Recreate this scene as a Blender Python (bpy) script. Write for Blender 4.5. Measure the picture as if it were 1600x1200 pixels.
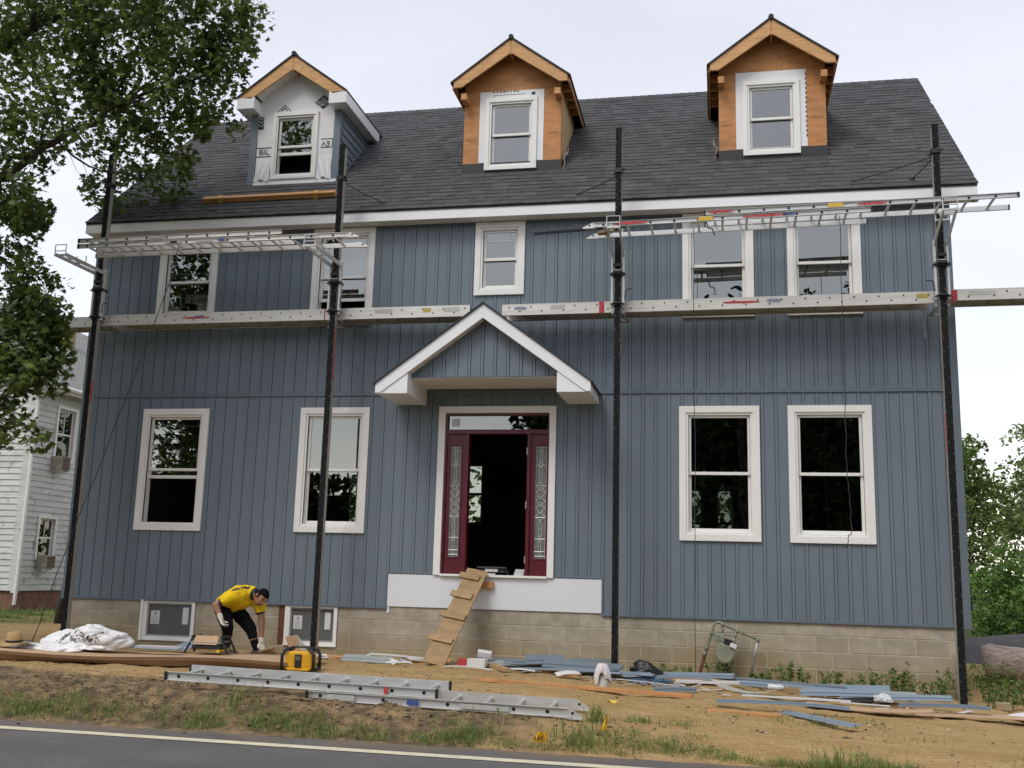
import bpy, bmesh, math, random
from mathutils import Vector, Matrix, noise
sc = bpy.context.scene
for o in list(bpy.data.objects): bpy.data.objects.remove(o)
R = math.radians
# ------------------------------------------------------------------ camera
cam_d = bpy.data.cameras.new('camera'); cam = bpy.data.objects.new('camera', cam_d)
sc.collection.objects.link(cam); sc.camera = cam
yaw, pitch, roll = 0.2005, 0.1830, 0.0270
fw = Vector((-math.sin(yaw)*math.cos(pitch), math.cos(yaw)*math.cos(pitch), math.sin(pitch)))
rt = Vector((math.cos(yaw), math.sin(yaw), 0)); up = rt.cross(fw)
rt2 = math.cos(roll)*rt + math.sin(roll)*up; up2 = -math.sin(roll)*rt + math.cos(roll)*up
M = Matrix((rt2, up2, -fw)).transposed().to_4x4(); M.translation = (1.452, -14.150, 1.285)
cam.matrix_world = M
cam_d.sensor_width = 36; cam_d.lens = 36*1614.7/1600; cam_d.clip_end = 900; cam_d.clip_start = .1
# ------------------------------------------------------------------ sky, sun, exposure
SUN_EL, SUN_AZ = R(52), R(205)     # azimuth measured clockwise from +Y (north): sun stands behind the camera
w = bpy.data.worlds.new('World'); sc.world = w; w.use_nodes = True
nt = w.node_tree; nt.nodes.clear(); N = nt.nodes.new; L = nt.links.new
out = N('ShaderNodeOutputWorld'); add = N('ShaderNodeAddShader')
sky = N('ShaderNodeTexSky'); sky.sky_type = 'NISHITA'; sky.sun_disc = False
sky.sun_elevation = SUN_EL; sky.sun_rotation = SUN_AZ
b1 = N('ShaderNodeBackground'); b1.inputs[1].default_value = .05; L(sky.outputs[0], b1.inputs[0])
tc = N('ShaderNodeTexCoord'); sp = N('ShaderNodeSeparateXYZ'); L(tc.outputs['Generated'], sp.inputs[0])
cr = N('ShaderNodeValToRGB'); e = cr.color_ramp.elements
e[0].position = 0.0; e[0].color = (1.22, 1.12, .95, 1)
e[1].position = .62; e[1].color = (.54, .53, .55, 1)
x = cr.color_ramp.elements.new(.17); x.color = (.65, .635, .645, 1)
x = cr.color_ramp.elements.new(.32); x.color = (.665, .65, .665, 1)
L(sp.outputs[2], cr.inputs[0])
# soft cloud structure over the overcast
mp = N('ShaderNodeMapping'); mp.inputs[3].default_value = (1.6, 1.6, 4.5); L(tc.outputs['Generated'], mp.inputs[0])
nz = N('ShaderNodeTexNoise'); nz.inputs['Scale'].default_value = 2.2; nz.inputs['Detail'].default_value = 7; nz.inputs['Roughness'].default_value = .55
L(mp.outputs[0], nz.inputs[0])
mr = N('ShaderNodeMapRange'); mr.inputs[1].default_value = .35; mr.inputs[2].default_value = .7; mr.inputs[3].default_value = .91; mr.inputs[4].default_value = 1.0
L(nz.outputs[0], mr.inputs[0])
mx = N('ShaderNodeMix'); mx.data_type = 'RGBA'; mx.blend_type = 'MULTIPLY'; mx.inputs[0].default_value = 1
L(cr.outputs[0], mx.inputs[6]); L(mr.outputs[0], mx.inputs[7])
b2 = N('ShaderNodeBackground'); b2.inputs[1].default_value = 1.0; L(mx.outputs[2], b2.inputs[0])
L(b1.outputs[0], add.inputs[0]); L(b2.outputs[0], add.inputs[1]); L(add.outputs[0], out.inputs[0])
sd = bpy.data.lights.new('sun', 'SUN'); sd.energy = 1.3; sd.angle = R(24); sd.color = (1, .965, .91)
so = bpy.data.objects.new('sun', sd); sc.collection.objects.link(so)
so.rotation_euler = Vector((math.sin(SUN_AZ)*math.cos(SUN_EL), math.cos(SUN_AZ)*math.cos(SUN_EL), math.sin(SUN_EL))).to_track_quat('Z', 'Y').to_euler()
vs = sc.view_settings; vs.view_transform = 'Standard'; vs.look = 'None'; vs.gamma = 1; vs.use_curve_mapping = False; vs.exposure = 0.37
sc.cycles.max_bounces = 8; sc.cycles.transparent_max_bounces = 24
# ------------------------------------------------------------------ helpers
COL = sc.collection
rng = random.Random(7)
def link(o): COL.objects.link(o); return o
def lab(o, label, cat, group=None, kind=None):
    if label: o['label'] = label
    if cat: o['category'] = cat
    if group: o['group'] = group
    if kind or label: o['kind'] = kind or 'thing'
    return o
def thing(name, label, cat, loc=(0, 0, 0), rot=(0, 0, 0), group=None):
    o = bpy.data.objects.new(name, None); o.empty_display_size = .2; link(o)
    o.location = loc; o.rotation_euler = rot
    return lab(o, label, cat, group)
class MB:
    def __init__(s): s.v = []; s.f = []; s.m = []
    def add(s, vs, fs, m=0):
        b = len(s.v); s.v += [tuple(v) for v in vs]; s.f += [tuple(b+i for i in f) for f in fs]; s.m += [m]*len(fs); return s
    def box(s, x0, x1, y0, y1, z0, z1, m=0):
        return s.add([(x0,y0,z0),(x1,y0,z0),(x1,y1,z0),(x0,y1,z0),(x0,y0,z1),(x1,y0,z1),(x1,y1,z1),(x0,y1,z1)],
                     [(0,3,2,1),(4,5,6,7),(0,1,5,4),(1,2,6,5),(2,3,7,6),(3,0,4,7)], m)
    def beam(s, a, b, w, h, upv=(0, 0, 1), m=0):
        a = Vector(a); b = Vector(b); d = (b-a).normalized(); u = Vector(upv)
        sd_ = d.cross(u)
        if sd_.length < 1e-4: sd_ = d.cross(Vector((0, 1, 0)))
        sd_.normalize(); u = sd_.cross(d); vs = []
        for p in (a, b):
            for (i, j) in ((-1,-1),(1,-1),(1,1),(-1,1)): vs.append(p+sd_*(i*w/2)+u*(j*h/2))
        return s.add(vs, [(0,1,2,3),(7,6,5,4),(0,4,5,1),(1,5,6,2),(2,6,7,3),(3,7,4,0)], m)
    def tube(s, pts, r, n=8, m=0, cap=True):
        pts = [Vector(p) for p in pts]; rs = r if isinstance(r, (list, tuple)) else [r]*len(pts)
        b = len(s.v); prev = None
        for i, p in enumerate(pts):
            d = (pts[min(i+1, len(pts)-1)]-pts[max(i-1, 0)])
            d = d.normalized() if d.length > 1e-9 else Vector((0, 0, 1))
            if prev is None:
                t = Vector((0, 0, 1)) if abs(d.z) < .9 else Vector((1, 0, 0))
                u = d.cross(t).normalized()
            else:
                u = prev-d*prev.dot(d); u = u.normalized() if u.length > 1e-6 else d.orthogonal().normalized()
            prev = u; q = d.cross(u)
            for k in range(n):
                a = 2*math.pi*k/n; s.v.append(tuple(p+(u*math.cos(a)+q*math.sin(a))*rs[i]))
        for i in range(len(pts)-1):
            for k in range(n):
                s.f.append((b+i*n+k, b+i*n+(k+1) % n, b+(i+1)*n+(k+1) % n, b+(i+1)*n+k)); s.m.append(m)
        if cap:
            s.f.append(tuple(b+k for k in range(n-1, -1, -1))); s.m.append(m)
            s.f.append(tuple(b+(len(pts)-1)*n+k for k in range(n))); s.m.append(m)
        return s
    def prism(s, poly, axis, a, b, m=0):
        n = len(poly)
        def P(u, v, t):
            return {'x': (t, u, v), 'y': (u, t, v), 'z': (u, v, t)}[axis]
        vs = [P(u, v, a) for u, v in poly]+[P(u, v, b) for u, v in poly]
        fs = [tuple(range(n)), tuple(range(2*n-1, n-1, -1))]+[(i, i+n, (i+1) % n+n, (i+1) % n) for i in range(n)]
        return s.add(vs, fs, m)
    def lathe(s, prof, n=16, c=(0, 0, 0), m=0):
        b = len(s.v)
        for r_, z in prof:
            for k in range(n):
                a = 2*math.pi*k/n; s.v.append((c[0]+r_*math.cos(a), c[1]+r_*math.sin(a), c[2]+z))
        for i in range(len(prof)-1):
            for k in range(n):
                s.f.append((b+i*n+k, b+i*n+(k+1) % n, b+(i+1)*n+(k+1) % n, b+(i+1)*n+k)); s.m.append(m)
        return s
    def mesh(s, name, mats):
        me = bpy.data.meshes.new(name); me.from_pydata(s.v, [], s.f)
        for mt in (mats if isinstance(mats, (list, tuple)) else [mats]): me.materials.append(mt)
        me.polygons.foreach_set('material_index', s.m)
        bm = bmesh.new(); bm.from_mesh(me); bmesh.ops.recalc_face_normals(bm, faces=bm.faces); bm.to_mesh(me); bm.free()
        return me
    def build(s, name, mats, parent=None, smooth=False, bevel=0, world=True):
        me = s.mesh(name, mats); o = bpy.data.objects.new(name, me); link(o)
        if smooth:
            for p in me.polygons: p.use_smooth = True
        if bevel:
            bv = o.modifiers.new('bevel', 'BEVEL'); bv.width = bevel; bv.segments = 2; bv.limit_method = 'ANGLE'; bv.angle_limit = R(40)
        if parent: put(o, parent, world)
        return o
def wm(o):
    m = Matrix.LocRotScale(o.location, o.rotation_euler, o.scale)
    return (wm(o.parent) @ o.matrix_parent_inverse @ m) if o.parent else m
def put(o, parent, world=True):
    o.parent = parent
    if world: o.matrix_parent_inverse = wm(parent).inverted()
    return o
def inst(me, name, parent, loc, rot=(0, 0, 0), world=True, scale=(1, 1, 1)):
    o = bpy.data.objects.new(name, me); link(o); o.location = loc; o.rotation_euler = rot; o.scale = scale
    return put(o, parent, world) if parent else o
def rects_minus(x0, x1, z0, z1, holes):
    xs = sorted({x0, x1, *[min(max(h[i], x0), x1) for h in holes for i in (0, 1)]})
    zs = sorted({z0, z1, *[min(max(h[i], z0), z1) for h in holes for i in (2, 3)]})
    res = []
    for a, b in zip(xs, xs[1:]):
        run = None
        for c, d in zip(zs, zs[1:]):
            mx_, mz_ = (a+b)/2, (c+d)/2
            if any(h[0] < mx_ < h[1] and h[2] < mz_ < h[3] for h in holes):
                if run: res.append((a, b, *run)); run = None
            else: run = (run[0], d) if run else (c, d)
        if run: res.append((a, b, *run))
    return res
# ------------------------------------------------------------------ materials
MATS = {}
def mat(name, col, rough=.6, var=.12, scale=6., bump=0., bscale=None, metal=0., rnd=0., stretch=(1, 1, 1), spec=.5, col2=None, detail=5, attr=None, trans=0., thr=(.3, .7)):
    m = bpy.data.materials.new(name); m.use_nodes = True; t = m.node_tree; b = t.nodes['Principled BSDF']; n = t.nodes.new; l = t.links.new
    b.inputs['Roughness'].default_value = rough; b.inputs['Metallic'].default_value = metal; b.inputs['Specular IOR Level'].default_value = spec
    tc = n('ShaderNodeTexCoord'); mp = n('ShaderNodeMapping'); mp.inputs[3].default_value = stretch; l(tc.outputs['Object'], mp.inputs[0])
    nz = n('ShaderNodeTexNoise'); nz.inputs['Scale'].default_value = scale; nz.inputs['Detail'].default_value = detail; nz.inputs['Roughness'].default_value = .6; l(mp.outputs[0], nz.inputs[0])
    mr = n('ShaderNodeMapRange'); mr.inputs[1].default_value = thr[0]; mr.inputs[2].default_value = thr[1]; l(nz.outputs[0], mr.inputs[0])
    mx = n('ShaderNodeMix'); mx.data_type = 'RGBA'; l(mr.outputs[0], mx.inputs[0])
    c2 = col2 or tuple(min(1, c*(1+var)) for c in col); c1 = col if col2 else tuple(c*(1-var) for c in col)
    mx.inputs[6].default_value = (*c1, 1); mx.inputs[7].default_value = (*c2, 1); cur = mx.outputs[2]
    if rnd:
        oi = n('ShaderNodeObjectInfo'); r2 = n('ShaderNodeMapRange'); r2.inputs[3].default_value = 1-rnd; r2.inputs[4].default_value = 1+rnd; l(oi.outputs['Random'], r2.inputs[0])
        q = n('ShaderNodeMix'); q.data_type = 'RGBA'; q.blend_type = 'MULTIPLY'; q.inputs[0].default_value = 1; l(cur, q.inputs[6]); l(r2.outputs[0], q.inputs[7]); cur = q.outputs[2]
    if attr:
        at = n('ShaderNodeAttribute'); at.attribute_name = attr
        q = n('ShaderNodeMix'); q.data_type = 'RGBA'; q.blend_type = 'MULTIPLY'; q.inputs[0].default_value = 1; l(cur, q.inputs[6]); l(at.outputs['Color'], q.inputs[7]); cur = q.outputs[2]
    l(cur, b.inputs['Base Color'])
    if bump:
        bz = n('ShaderNodeTexNoise'); bz.inputs['Scale'].default_value = bscale or scale*4; bz.inputs['Detail'].default_value = 6; l(mp.outputs[0], bz.inputs[0])
        bp = n('ShaderNodeBump'); bp.inputs['Strength'].default_value = bump; bp.inputs['Distance'].default_value = .01; l(bz.outputs[0], bp.inputs['Height']); l(bp.outputs[0], b.inputs['Normal'])
    if trans:
        tr = n('ShaderNodeBsdfTranslucent'); l(cur, tr.inputs[0]); ms = n('ShaderNodeMixShader'); ms.inputs[0].default_value = trans
        l(b.outputs[0], ms.inputs[1]); l(tr.outputs[0], ms.inputs[2]); l(ms.outputs[0], t.nodes['Material Output'].inputs[0])
    MATS[name] = m; return m
def glass_mat(name, tint, refl):
    m = bpy.data.materials.new(name); m.use_nodes = True; t = m.node_tree; t.nodes.clear(); n = t.nodes.new; l = t.links.new
    o = n('ShaderNodeOutputMaterial'); tr = n('ShaderNodeBsdfTransparent'); tr.inputs[0].default_value = (*tint, 1)
    gl = n('ShaderNodeBsdfGlossy'); gl.inputs['Roughness'].default_value = .004; gl.inputs[0].default_value = (1, .99, .95, 1)
    nz = n('ShaderNodeTexNoise'); nz.inputs['Scale'].default_value = 2.2; nz.inputs['Detail'].default_value = 0
    tc = n('ShaderNodeTexCoord'); l(tc.outputs['Object'], nz.inputs[0])
    bp = n('ShaderNodeBump'); bp.inputs['Strength'].default_value = .10; bp.inputs['Distance'].default_value = .012; l(nz.outputs[0], bp.inputs['Height']); l(bp.outputs[0], gl.inputs['Normal'])
    fr = n('ShaderNodeFresnel'); fr.inputs[0].default_value = 1.5; ad = n('ShaderNodeMath'); ad.operation = 'ADD'; ad.inputs[1].default_value = refl; ad.use_clamp = True; l(fr.outputs[0], ad.inputs[0])
    ms = n('ShaderNodeMixShader'); l(ad.outputs[0], ms.inputs[0]); l(tr.outputs[0], ms.inputs[1]); l(gl.outputs[0], ms.inputs[2]); l(ms.outputs[0], o.inputs[0])
    return m
SIDING = mat('siding_blue', (.142, .178, .208), .45, .10, .9, .22, 3.5, rnd=.04, stretch=(1, 1, .3))
SIDE_TRIM = mat('siding_trim_blue', (.118, .150, .185), .42, .04, 2, .0)
SIDING_DARK = mat('siding_groove', (.08, .10, .12), .6, .04, 2)
WHITE = mat('white_pvc', (.80, .785, .745), .38, .03, 3, .02, 40)
FASCIA = mat('white_aluminium', (.82, .82, .82), .32, .025, 1.5, .03, 14)
SOFFIT = mat('white_soffit', (.72, .70, .66), .5, .03, 2)
PANELW = mat('white_panel', (.72, .735, .75), .35, .025, 1.1)
BLOCK = mat('concrete_block', (.36, .315, .245), .93, .22, 5, .5, 55, rnd=.12)
MORTAR = mat('mortar', (.47, .42, .31), .95, .15, 9, .35, 60)
SHINGLE = mat('asphalt_shingle', (.064, .064, .066), .95, .3, 55, .6, 160, attr='shade')
PLY = mat('plywood_orange', (.47, .205, .062), .62, .26, 2.4, .1, 30, stretch=(1.3, 1, 4.2), detail=8)
PLYB = mat('sheathing_pale', (.50, .35, .17), .75, .22, 9, .1, 40)
LUMB = mat('lumber_fresh', (.56, .31, .125), .65, .22, 3, .08, 30, stretch=(1.5, 9, 9), rnd=.08)
LUMBX = mat('lumber_orange', (.52, .25, .095), .65, .22, 3, .1, 30, stretch=(1.2, 10, 10), rnd=.1)
RAMPW = mat('weathered_plywood', (.34, .225, .11), .8, .22, 3.5, .15, 30, stretch=(2, 6, 2), rnd=.08)
MEMBR = mat('black_membrane', (.022, .023, .025), .6, .25, 9, .3, 30)
WRAP = mat('house_wrap', (.75, .745, .74), .45, .035, 4, .35, 7)
INK = mat('ink_black', (.025, .024, .026), .6, .1, 5)
ALU = mat('ladder_aluminium', (.60, .60, .585), .42, .13, 6, .06, 60, metal=.3, stretch=(.4, 4, 4))
ALUD = mat('dull_aluminium', (.44, .42, .38), .45, .2, 5, .1, 40, metal=.5, stretch=(.4, 4, 4))
ALUW = mat('plank_aluminium', (.66, .63, .57), .42, .12, 4, .05, 40, metal=.25, stretch=(.4, 4, 4))
POLEB = mat('pole_black', (.010, .010, .011), .75, .4, 14, .15, 50, spec=.2)
BLACK = mat('black_plastic', (.016, .016, .017), .45, .2, 10)
STEEL = mat('steel_grey', (.30, .30, .30), .4, .15, 8, metal=.8)
REDP = mat('red_spray_paint', (.50, .045, .05), .6, .2, 12)
MAROON = mat('maroon_paint', (.105, .012, .022), .32, .08, 4)
CAME = mat('lead_came', (.62, .62, .58), .35, .1, 9, metal=.4)
GLASSDEC = mat('frosted_glass', (.16, .175, .165), .25, .25, 18, .6, 35)
SCREEN = mat('window_screen', (.105, .108, .105), .7, .1, 4)
PAPER = mat('paper_label', (.62, .63, .62), .8, .06, 6)
GREYP = mat('grey_print', (.30, .33, .35), .8, .06, 6)
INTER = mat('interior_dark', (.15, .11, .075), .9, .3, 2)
STUD = mat('interior_stud', (.10, .065, .035), .85, .2, 3)
CARD = mat('cardboard', (.46, .305, .18), .85, .10, 3, .05, 30)
CARD_SHADED = mat('cardboard_shaded', (.25, .155, .085), .9, .12, 5)  # same cardboard, darkened: shade of the down-facing front flap painted into the colour
GLASS = glass_mat('window_glass', (.6, .64, .62), .15)
GLASSR = glass_mat('old_window_glass', (.6, .63, .6), .05)
YELLOW = mat('yellow_plastic', (.78, .42, .012), .4, .08, 6)
YSTRAP = mat('yellow_strap', (.66, .44, .03), .6, .1, 6)
BLUES = mat('blue_sticker', (.05, .09, .30), .5, .1, 9)
BLUEROPE = mat('blue_rope', (.05, .11, .19), .8, .3, 40)
ROPE = mat('dark_rope', (.045, .05, .06), .85, .3, 40)
PIPE = mat('meter_paint_green', (.215, .225, .165), .6, .25, 14, .2, 40)
RUST = mat('rust', (.13, .045, .022), .85, .35, 18, .3, 50)
GALV = mat('galvanised_pipe', (.32, .33, .32), .45, .2, 12, metal=.5)
LOGM = mat('log_bark', (.46, .37, .31), .95, .55, 5, .8, 14, stretch=(1, 6, 6))

# mud splash low on the block wall (world height, broken up by noise)
t_ = BLOCK.node_tree; b_ = t_.nodes['Principled BSDF']; src_ = b_.inputs['Base Color'].links[0].from_socket
ge = t_.nodes.new('ShaderNodeNewGeometry'); se = t_.nodes.new('ShaderNodeSeparateXYZ'); t_.links.new(ge.outputs['Position'], se.inputs[0])
nn_ = t_.nodes.new('ShaderNodeTexNoise'); nn_.inputs['Scale'].default_value = 1.6; nn_.inputs['Detail'].default_value = 6; t_.links.new(ge.outputs['Position'], nn_.inputs[0])
ma = t_.nodes.new('ShaderNodeMath'); ma.operation = 'MULTIPLY_ADD'; ma.inputs[1].default_value = -.9; t_.links.new(nn_.outputs[0], ma.inputs[0]); t_.links.new(se.outputs[2], ma.inputs[2])
mg = t_.nodes.new('ShaderNodeMapRange'); mg.inputs[1].default_value = .12; mg.inputs[2].default_value = -.28; mg.inputs[4].default_value = .8; t_.links.new(ma.outputs[0], mg.inputs[0])
mi = t_.nodes.new('ShaderNodeMix'); mi.data_type = 'RGBA'; mi.inputs[7].default_value = (.30, .235, .12, 1); t_.links.new(mg.outputs[0], mi.inputs[0]); t_.links.new(src_, mi.inputs[6]); t_.links.new(mi.outputs[2], b_.inputs['Base Color'])
# ------------------------------------------------------------------ the ground, the road
def lerp_tab(t, x):
    if x <= t[0][0]: return t[0][1]
    for (a, p), (b, q) in zip(t, t[1:]):
        if x <= b: return p+(q-p)*(x-a)/(b-a)
    return t[-1][1]
WALLZ = [(-14, .16), (-8, .14), (-2, .13), (1.5, .05), (4.4, -.09), (8, -.10), (14, -.1)]
FRONTZ = [(-14, .2), (-6, .17), (-3.5, .125), (0, .05), (4, -.07), (10, -.09)]
def gz(x, y):
    a = lerp_tab(WALLZ, x); b = lerp_tab(FRONTZ, x)
    if y > -1: z = a
    elif y > -4.7: t = (-1-y)/3.7; t = t*t*(3-2*t); z = a+(b-a)*t
    elif y > -5.55: t = (-4.7-y)/.85; z = b+(-.125-b)*(t*t*(3-2*t))
    else: z = -.125-.10*min(1, (-5.55-y)/.35)
    return z
def gzn(x, y):
    z = gz(x, y)
    if -5.65 < y < 30:
        k = 1 if y < 3 else .6
        z += k*.028*noise.noise(Vector((x*.9, y*1.6, 3)))+k*.020*noise.noise(Vector((x*3.1, y*3.6, 8)))+k*.012*noise.noise(Vector((x*8, y*8.6, 1)))
        if -5.3 < y < -3.6 and x < .5: z += (.035*max(0, noise.noise(Vector((x*4, y*6, 5))))+.03*max(0, noise.noise(Vector((x*10, y*12, 2)))))*min(1, (.5-x)/2)
    return z
def axis(fine0, fine1, step, lo, hi):
    a = []; v = fine0
    while v < fine1: a.append(v); v += step
    v = fine1; s = step
    while v < hi: a.append(v); s *= 1.25; v += s
    a.append(hi); v = fine0; s = step; b = []
    while v > lo:
        s *= 1.25; v -= s; b.append(max(v, lo))
    return b[::-1]+a
xs = axis(-10.5, 6.5, .055, -320, 320); ys = axis(-5.75, .6, .05, -320, 420)
mb = MB(); nx = len(xs)
for y in ys:
    for x in xs: mb.v.append((x, y, gzn(x, y)))
for j in range(len(ys)-1):
    for i in range(nx-1): mb.f.append((j*nx+i, j*nx+i+1, (j+1)*nx+i+1, (j+1)*nx+i)); mb.m.append(0)
def ground_mat():
    m = bpy.data.materials.new('dirt_ground'); m.use_nodes = True; t = m.node_tree; b = t.nodes['Principled BSDF']; n = t.nodes.new; l = t.links.new
    b.inputs['Roughness'].default_value = .96; b.inputs['Specular IOR Level'].default_value = .2
    tc = n('ShaderNodeTexCoord'); s = n('ShaderNodeSeparateXYZ'); l(tc.outputs['Object'], s.inputs[0])
    def nzn(sc_, det=6, st=(1, 1, 1)):
        mp = n('ShaderNodeMapping'); mp.inputs[3].default_value = st; l(tc.outputs['Object'], mp.inputs[0])
        q = n('ShaderNodeTexNoise'); q.inputs['Scale'].default_value = sc_; q.inputs['Detail'].default_value = det; q.inputs['Roughness'].default_value = .62; l(mp.outputs[0], q.inputs[0]); return q.outputs[0]
    def rng_(v, a, b_, c=0, d=1):
        q = n('ShaderNodeMapRange'); q.interpolation_type = 'SMOOTHSTEP'; l(v, q.inputs[0]); q.inputs[1].default_value = a; q.inputs[2].default_value = b_; q.inputs[3].default_value = c; q.inputs[4].default_value = d; return q.outputs[0]
    def mul(a, c): q = n('ShaderNodeMath'); q.operation = 'MULTIPLY'; l(a, q.inputs[0]); (l(c, q.inputs[1]) if not isinstance(c, float) else setattr(q.inputs[1], 'default_value', c)); return q.outputs[0]
    def addn(a, c): q = n('ShaderNodeMath'); q.operation = 'ADD'; l(a, q.inputs[0]); (l(c, q.inputs[1]) if not isinstance(c, float) else setattr(q.inputs[1], 'default_value', c)); return q.outputs[0]
    def mixc(f, a, c):
        q = n('ShaderNodeMix'); q.data_type = 'RGBA'; l(f, q.inputs[0])
        for i, v in ((6, a), (7, c)):
            if isinstance(v, tuple): q.inputs[i].default_value = (*v, 1)
            else: l(v, q.inputs[i])
        return q.outputs[2]
    sand = mixc(rng_(nzn(1.3, 7, (1, 2.5, 1)), .3, .7), (.40, .258, .105), (.56, .385, .178))
    sand = mixc(rng_(nzn(5, 8), .42, .66), sand, (.46, .315, .14)); sand = mixc(rng_(nzn(33, 5), .54, .70), sand, (.24, .155, .075))
    brown = mixc(rng_(nzn(7, 7), .35, .65), (.13, .095, .058), (.33, .23, .125))
    # darker worked soil along the verge and toward the left
    f1 = rng_(s.outputs[1], -3.6, -4.5); f2 = rng_(s.outputs[0], 2.5, -3.0)
    k = addn(mul(f1, f2), mul(addn(nzn(1.7, 6), -.5), 1.4)); col = mixc(rng_(k, .25, .75), sand, brown)
    # scattered bark crumbs everywhere
    col = mixc(rng_(nzn(17, 5, (1, 1.8, 1)), .66, .74), col, (.10, .07, .045))
    # rough green-brown field away from the building site
    far = addn(rng_(s.outputs[1], 6.0, 12.0), rng_(s.outputs[0], -10.0, -13.0))
    far = addn(far, rng_(s.outputs[0], 5.6, 8.0))
    far = addn(far, rng_(s.outputs[1], -14.0, -16.0))
    far = mul(far, rng_(nzn(.9, 5), .25, .55))
    col = mixc(far, col, mixc(rng_(nzn(4, 6), .3, .7), (.03, .05, .014), (.065, .09, .026)))
    l(col, b.inputs['Base Color'])
    bp = n('ShaderNodeBump'); bp.inputs['Strength'].default_value = 1; bp.inputs['Distance'].default_value = .045; l(addn(nzn(24, 8), mul(nzn(7, 5, (1, 1.6, 1)), 1.6)), bp.inputs['Height']); l(bp.outputs[0], b.inputs['Normal'])
    return m
g = mb.build('ground', ground_mat(), smooth=True); g['kind'] = 'structure'
# road: asphalt sheet with a rough, soil-stained edge
def road_edge(x): return -5.53-.012*x+.05*noise.noise(Vector((x*1.1, 0, 2)))+.03*noise.noise(Vector((x*5, 0, 4)))
mb = MB(); rx = [-300]+[-12+.1*i for i in range(221)]+[300]
RY = [0, -.06, -.5, -1, -7.2]
for x in rx:
    e = road_edge(x)
    for k, d in enumerate(RY): mb.v.append((x, e+d, -.118 if k == 0 else -.112-(.02 if k == 4 else 0)))
for i in range(len(rx)-1):
    for k in range(4): mb.f.append((i*5+k, i*5+k+1, (i+1)*5+k+1, (i+1)*5+k)); mb.m.append(0)
def road_mat():
    m = mat('asphalt', (.102, .097, .091), .9, .18, 1.1, .5, 140)
    t = m.node_tree; n = t.nodes.new; l = t.links.new; b = t.nodes['Principled BSDF']; src = b.inputs['Base Color'].links[0].from_socket
    tc = n('ShaderNodeTexCoord'); s = n('ShaderNodeSeparateXYZ'); l(tc.outputs['Object'], s.inputs[0])
    r = n('ShaderNodeMapRange'); r.inputs[1].default_value = -5.98; r.inputs[2].default_value = -5.55; l(s.outputs[1], r.inputs[0])
    nz = n('ShaderNodeTexNoise'); nz.inputs['Scale'].default_value = 2.4; nz.inputs['Detail'].default_value = 7; l(tc.outputs['Object'], nz.inputs[0])
    r2 = n('ShaderNodeMapRange'); r2.inputs[1].default_value = .3; r2.inputs[2].default_value = .62; l(nz.outputs[0], r2.inputs[0])
    q = n('ShaderNodeMath'); q.operation = 'MULTIPLY'; l(r.outputs[0], q.inputs[0]); l(r2.outputs[0], q.inputs[1])
    q2 = n('ShaderNodeMath'); q2.operation = 'MULTIPLY'; q2.inputs[1].default_value = .8; l(q.outputs[0], q2.inputs[0])
    mx = n('ShaderNodeMix'); mx.data_type = 'RGBA'; l(q2.outputs[0], mx.inputs[0]); l(src, mx.inputs[6]); mx.inputs[7].default_value = (.19, .135, .085, 1)
    # aggregate speckle
    v = n('ShaderNodeTexNoise'); v.inputs['Scale'].default_value = 90; v.inputs['Detail'].default_value = 2; l(tc.outputs['Object'], v.inputs[0])
    r3 = n('ShaderNodeMapRange'); r3.inputs[1].default_value = .3; r3.inputs[2].default_value = .7; r3.inputs[3].default_value = .55; r3.inputs[4].default_value = 1.5; l(v.outputs[0], r3.inputs[0])
    m2 = n('ShaderNodeMix'); m2.data_type = 'RGBA'; m2.blend_type = 'MULTIPLY'; m2.inputs[0].default_value = 1; l(mx.outputs[2], m2.inputs[6]); l(r3.outputs[0], m2.inputs[7])
    l(m2.outputs[2], b.inputs['Base Color']); return m
rd = mb.build('road', road_mat(), smooth=True); rd['kind'] = 'structure'
mb = MB()
for i in range(260):
    x = -13+.1*i
    if i: mb.f.append((2*i-2, 2*i-1, 2*i+1, 2*i)); mb.m.append(0)
    for d in (0, -.135): mb.v.append((x, -5.935-.0135*x+d+.004*noise.noise(Vector((x*7, d*20, 0))), -.107))
EDGE = mat('edge_line_paint', (.62, .555, .40), .8, .16, 14, .3, 90)
ln = mb.build('road_edge_line', EDGE); ln['kind'] = 'structure'
# grass along the verge and weeds: one mass of blades each
def blade(mb, x, y, z, h, lean, az, wd, m=0):
    dx, dy = math.cos(az), math.sin(az); sx, sy = -dy*wd/2, dx*wd/2
    p = [(0, 0), (lean*.35*h, .55*h), (lean*h, h*(1-.25*abs(lean)))]
    vs = []
    for i, (o, zz) in enumerate(p[:2]):
        k = 1 if i == 0 else .75
        vs += [(x+dx*o-sx*k, y+dy*o-sy*k, z+zz), (x+dx*o+sx*k, y+dy*o+sy*k, z+zz)]
    vs.append((x+dx*p[2][0], y+dy*p[2][0], z+p[2][1]))
    mb.add(vs, [(0, 1, 3, 2), (2, 3, 4)], m)
GRASS = [mat('grass_%d' % i, c, .6, .25, 3, trans=.3) for i, c in enumerate([(.13, .21, .04), (.18, .27, .055), (.24, .26, .08), (.31, .25, .12)])]
gb = MB(); gr = random.Random(3)
def dens(x, y):
    e = road_edge(x); d = y-e-.06
    w_ = lerp_tab([(-9, .42), (-5, .34), (-3, .38), (-1.3, .30), (-.4, .26), (.0, .12), (.35, .45), (1.3, .42), (1.7, .10), (2.1, .2), (2.6, .35), (3.2, .05), (3.8, .25), (5, .4), (8, .5)], x)
    if d < 0 or d > w_*1.5: return 0
    q = 1-abs(d-w_*.5)/(w_)
    n_ = noise.noise(Vector((x*2.1, y*3, 7)))*.9+noise.noise(Vector((x*6, y*6, 1)))*.5
    return max(0, q*1.15+n_*.8-.15)
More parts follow.
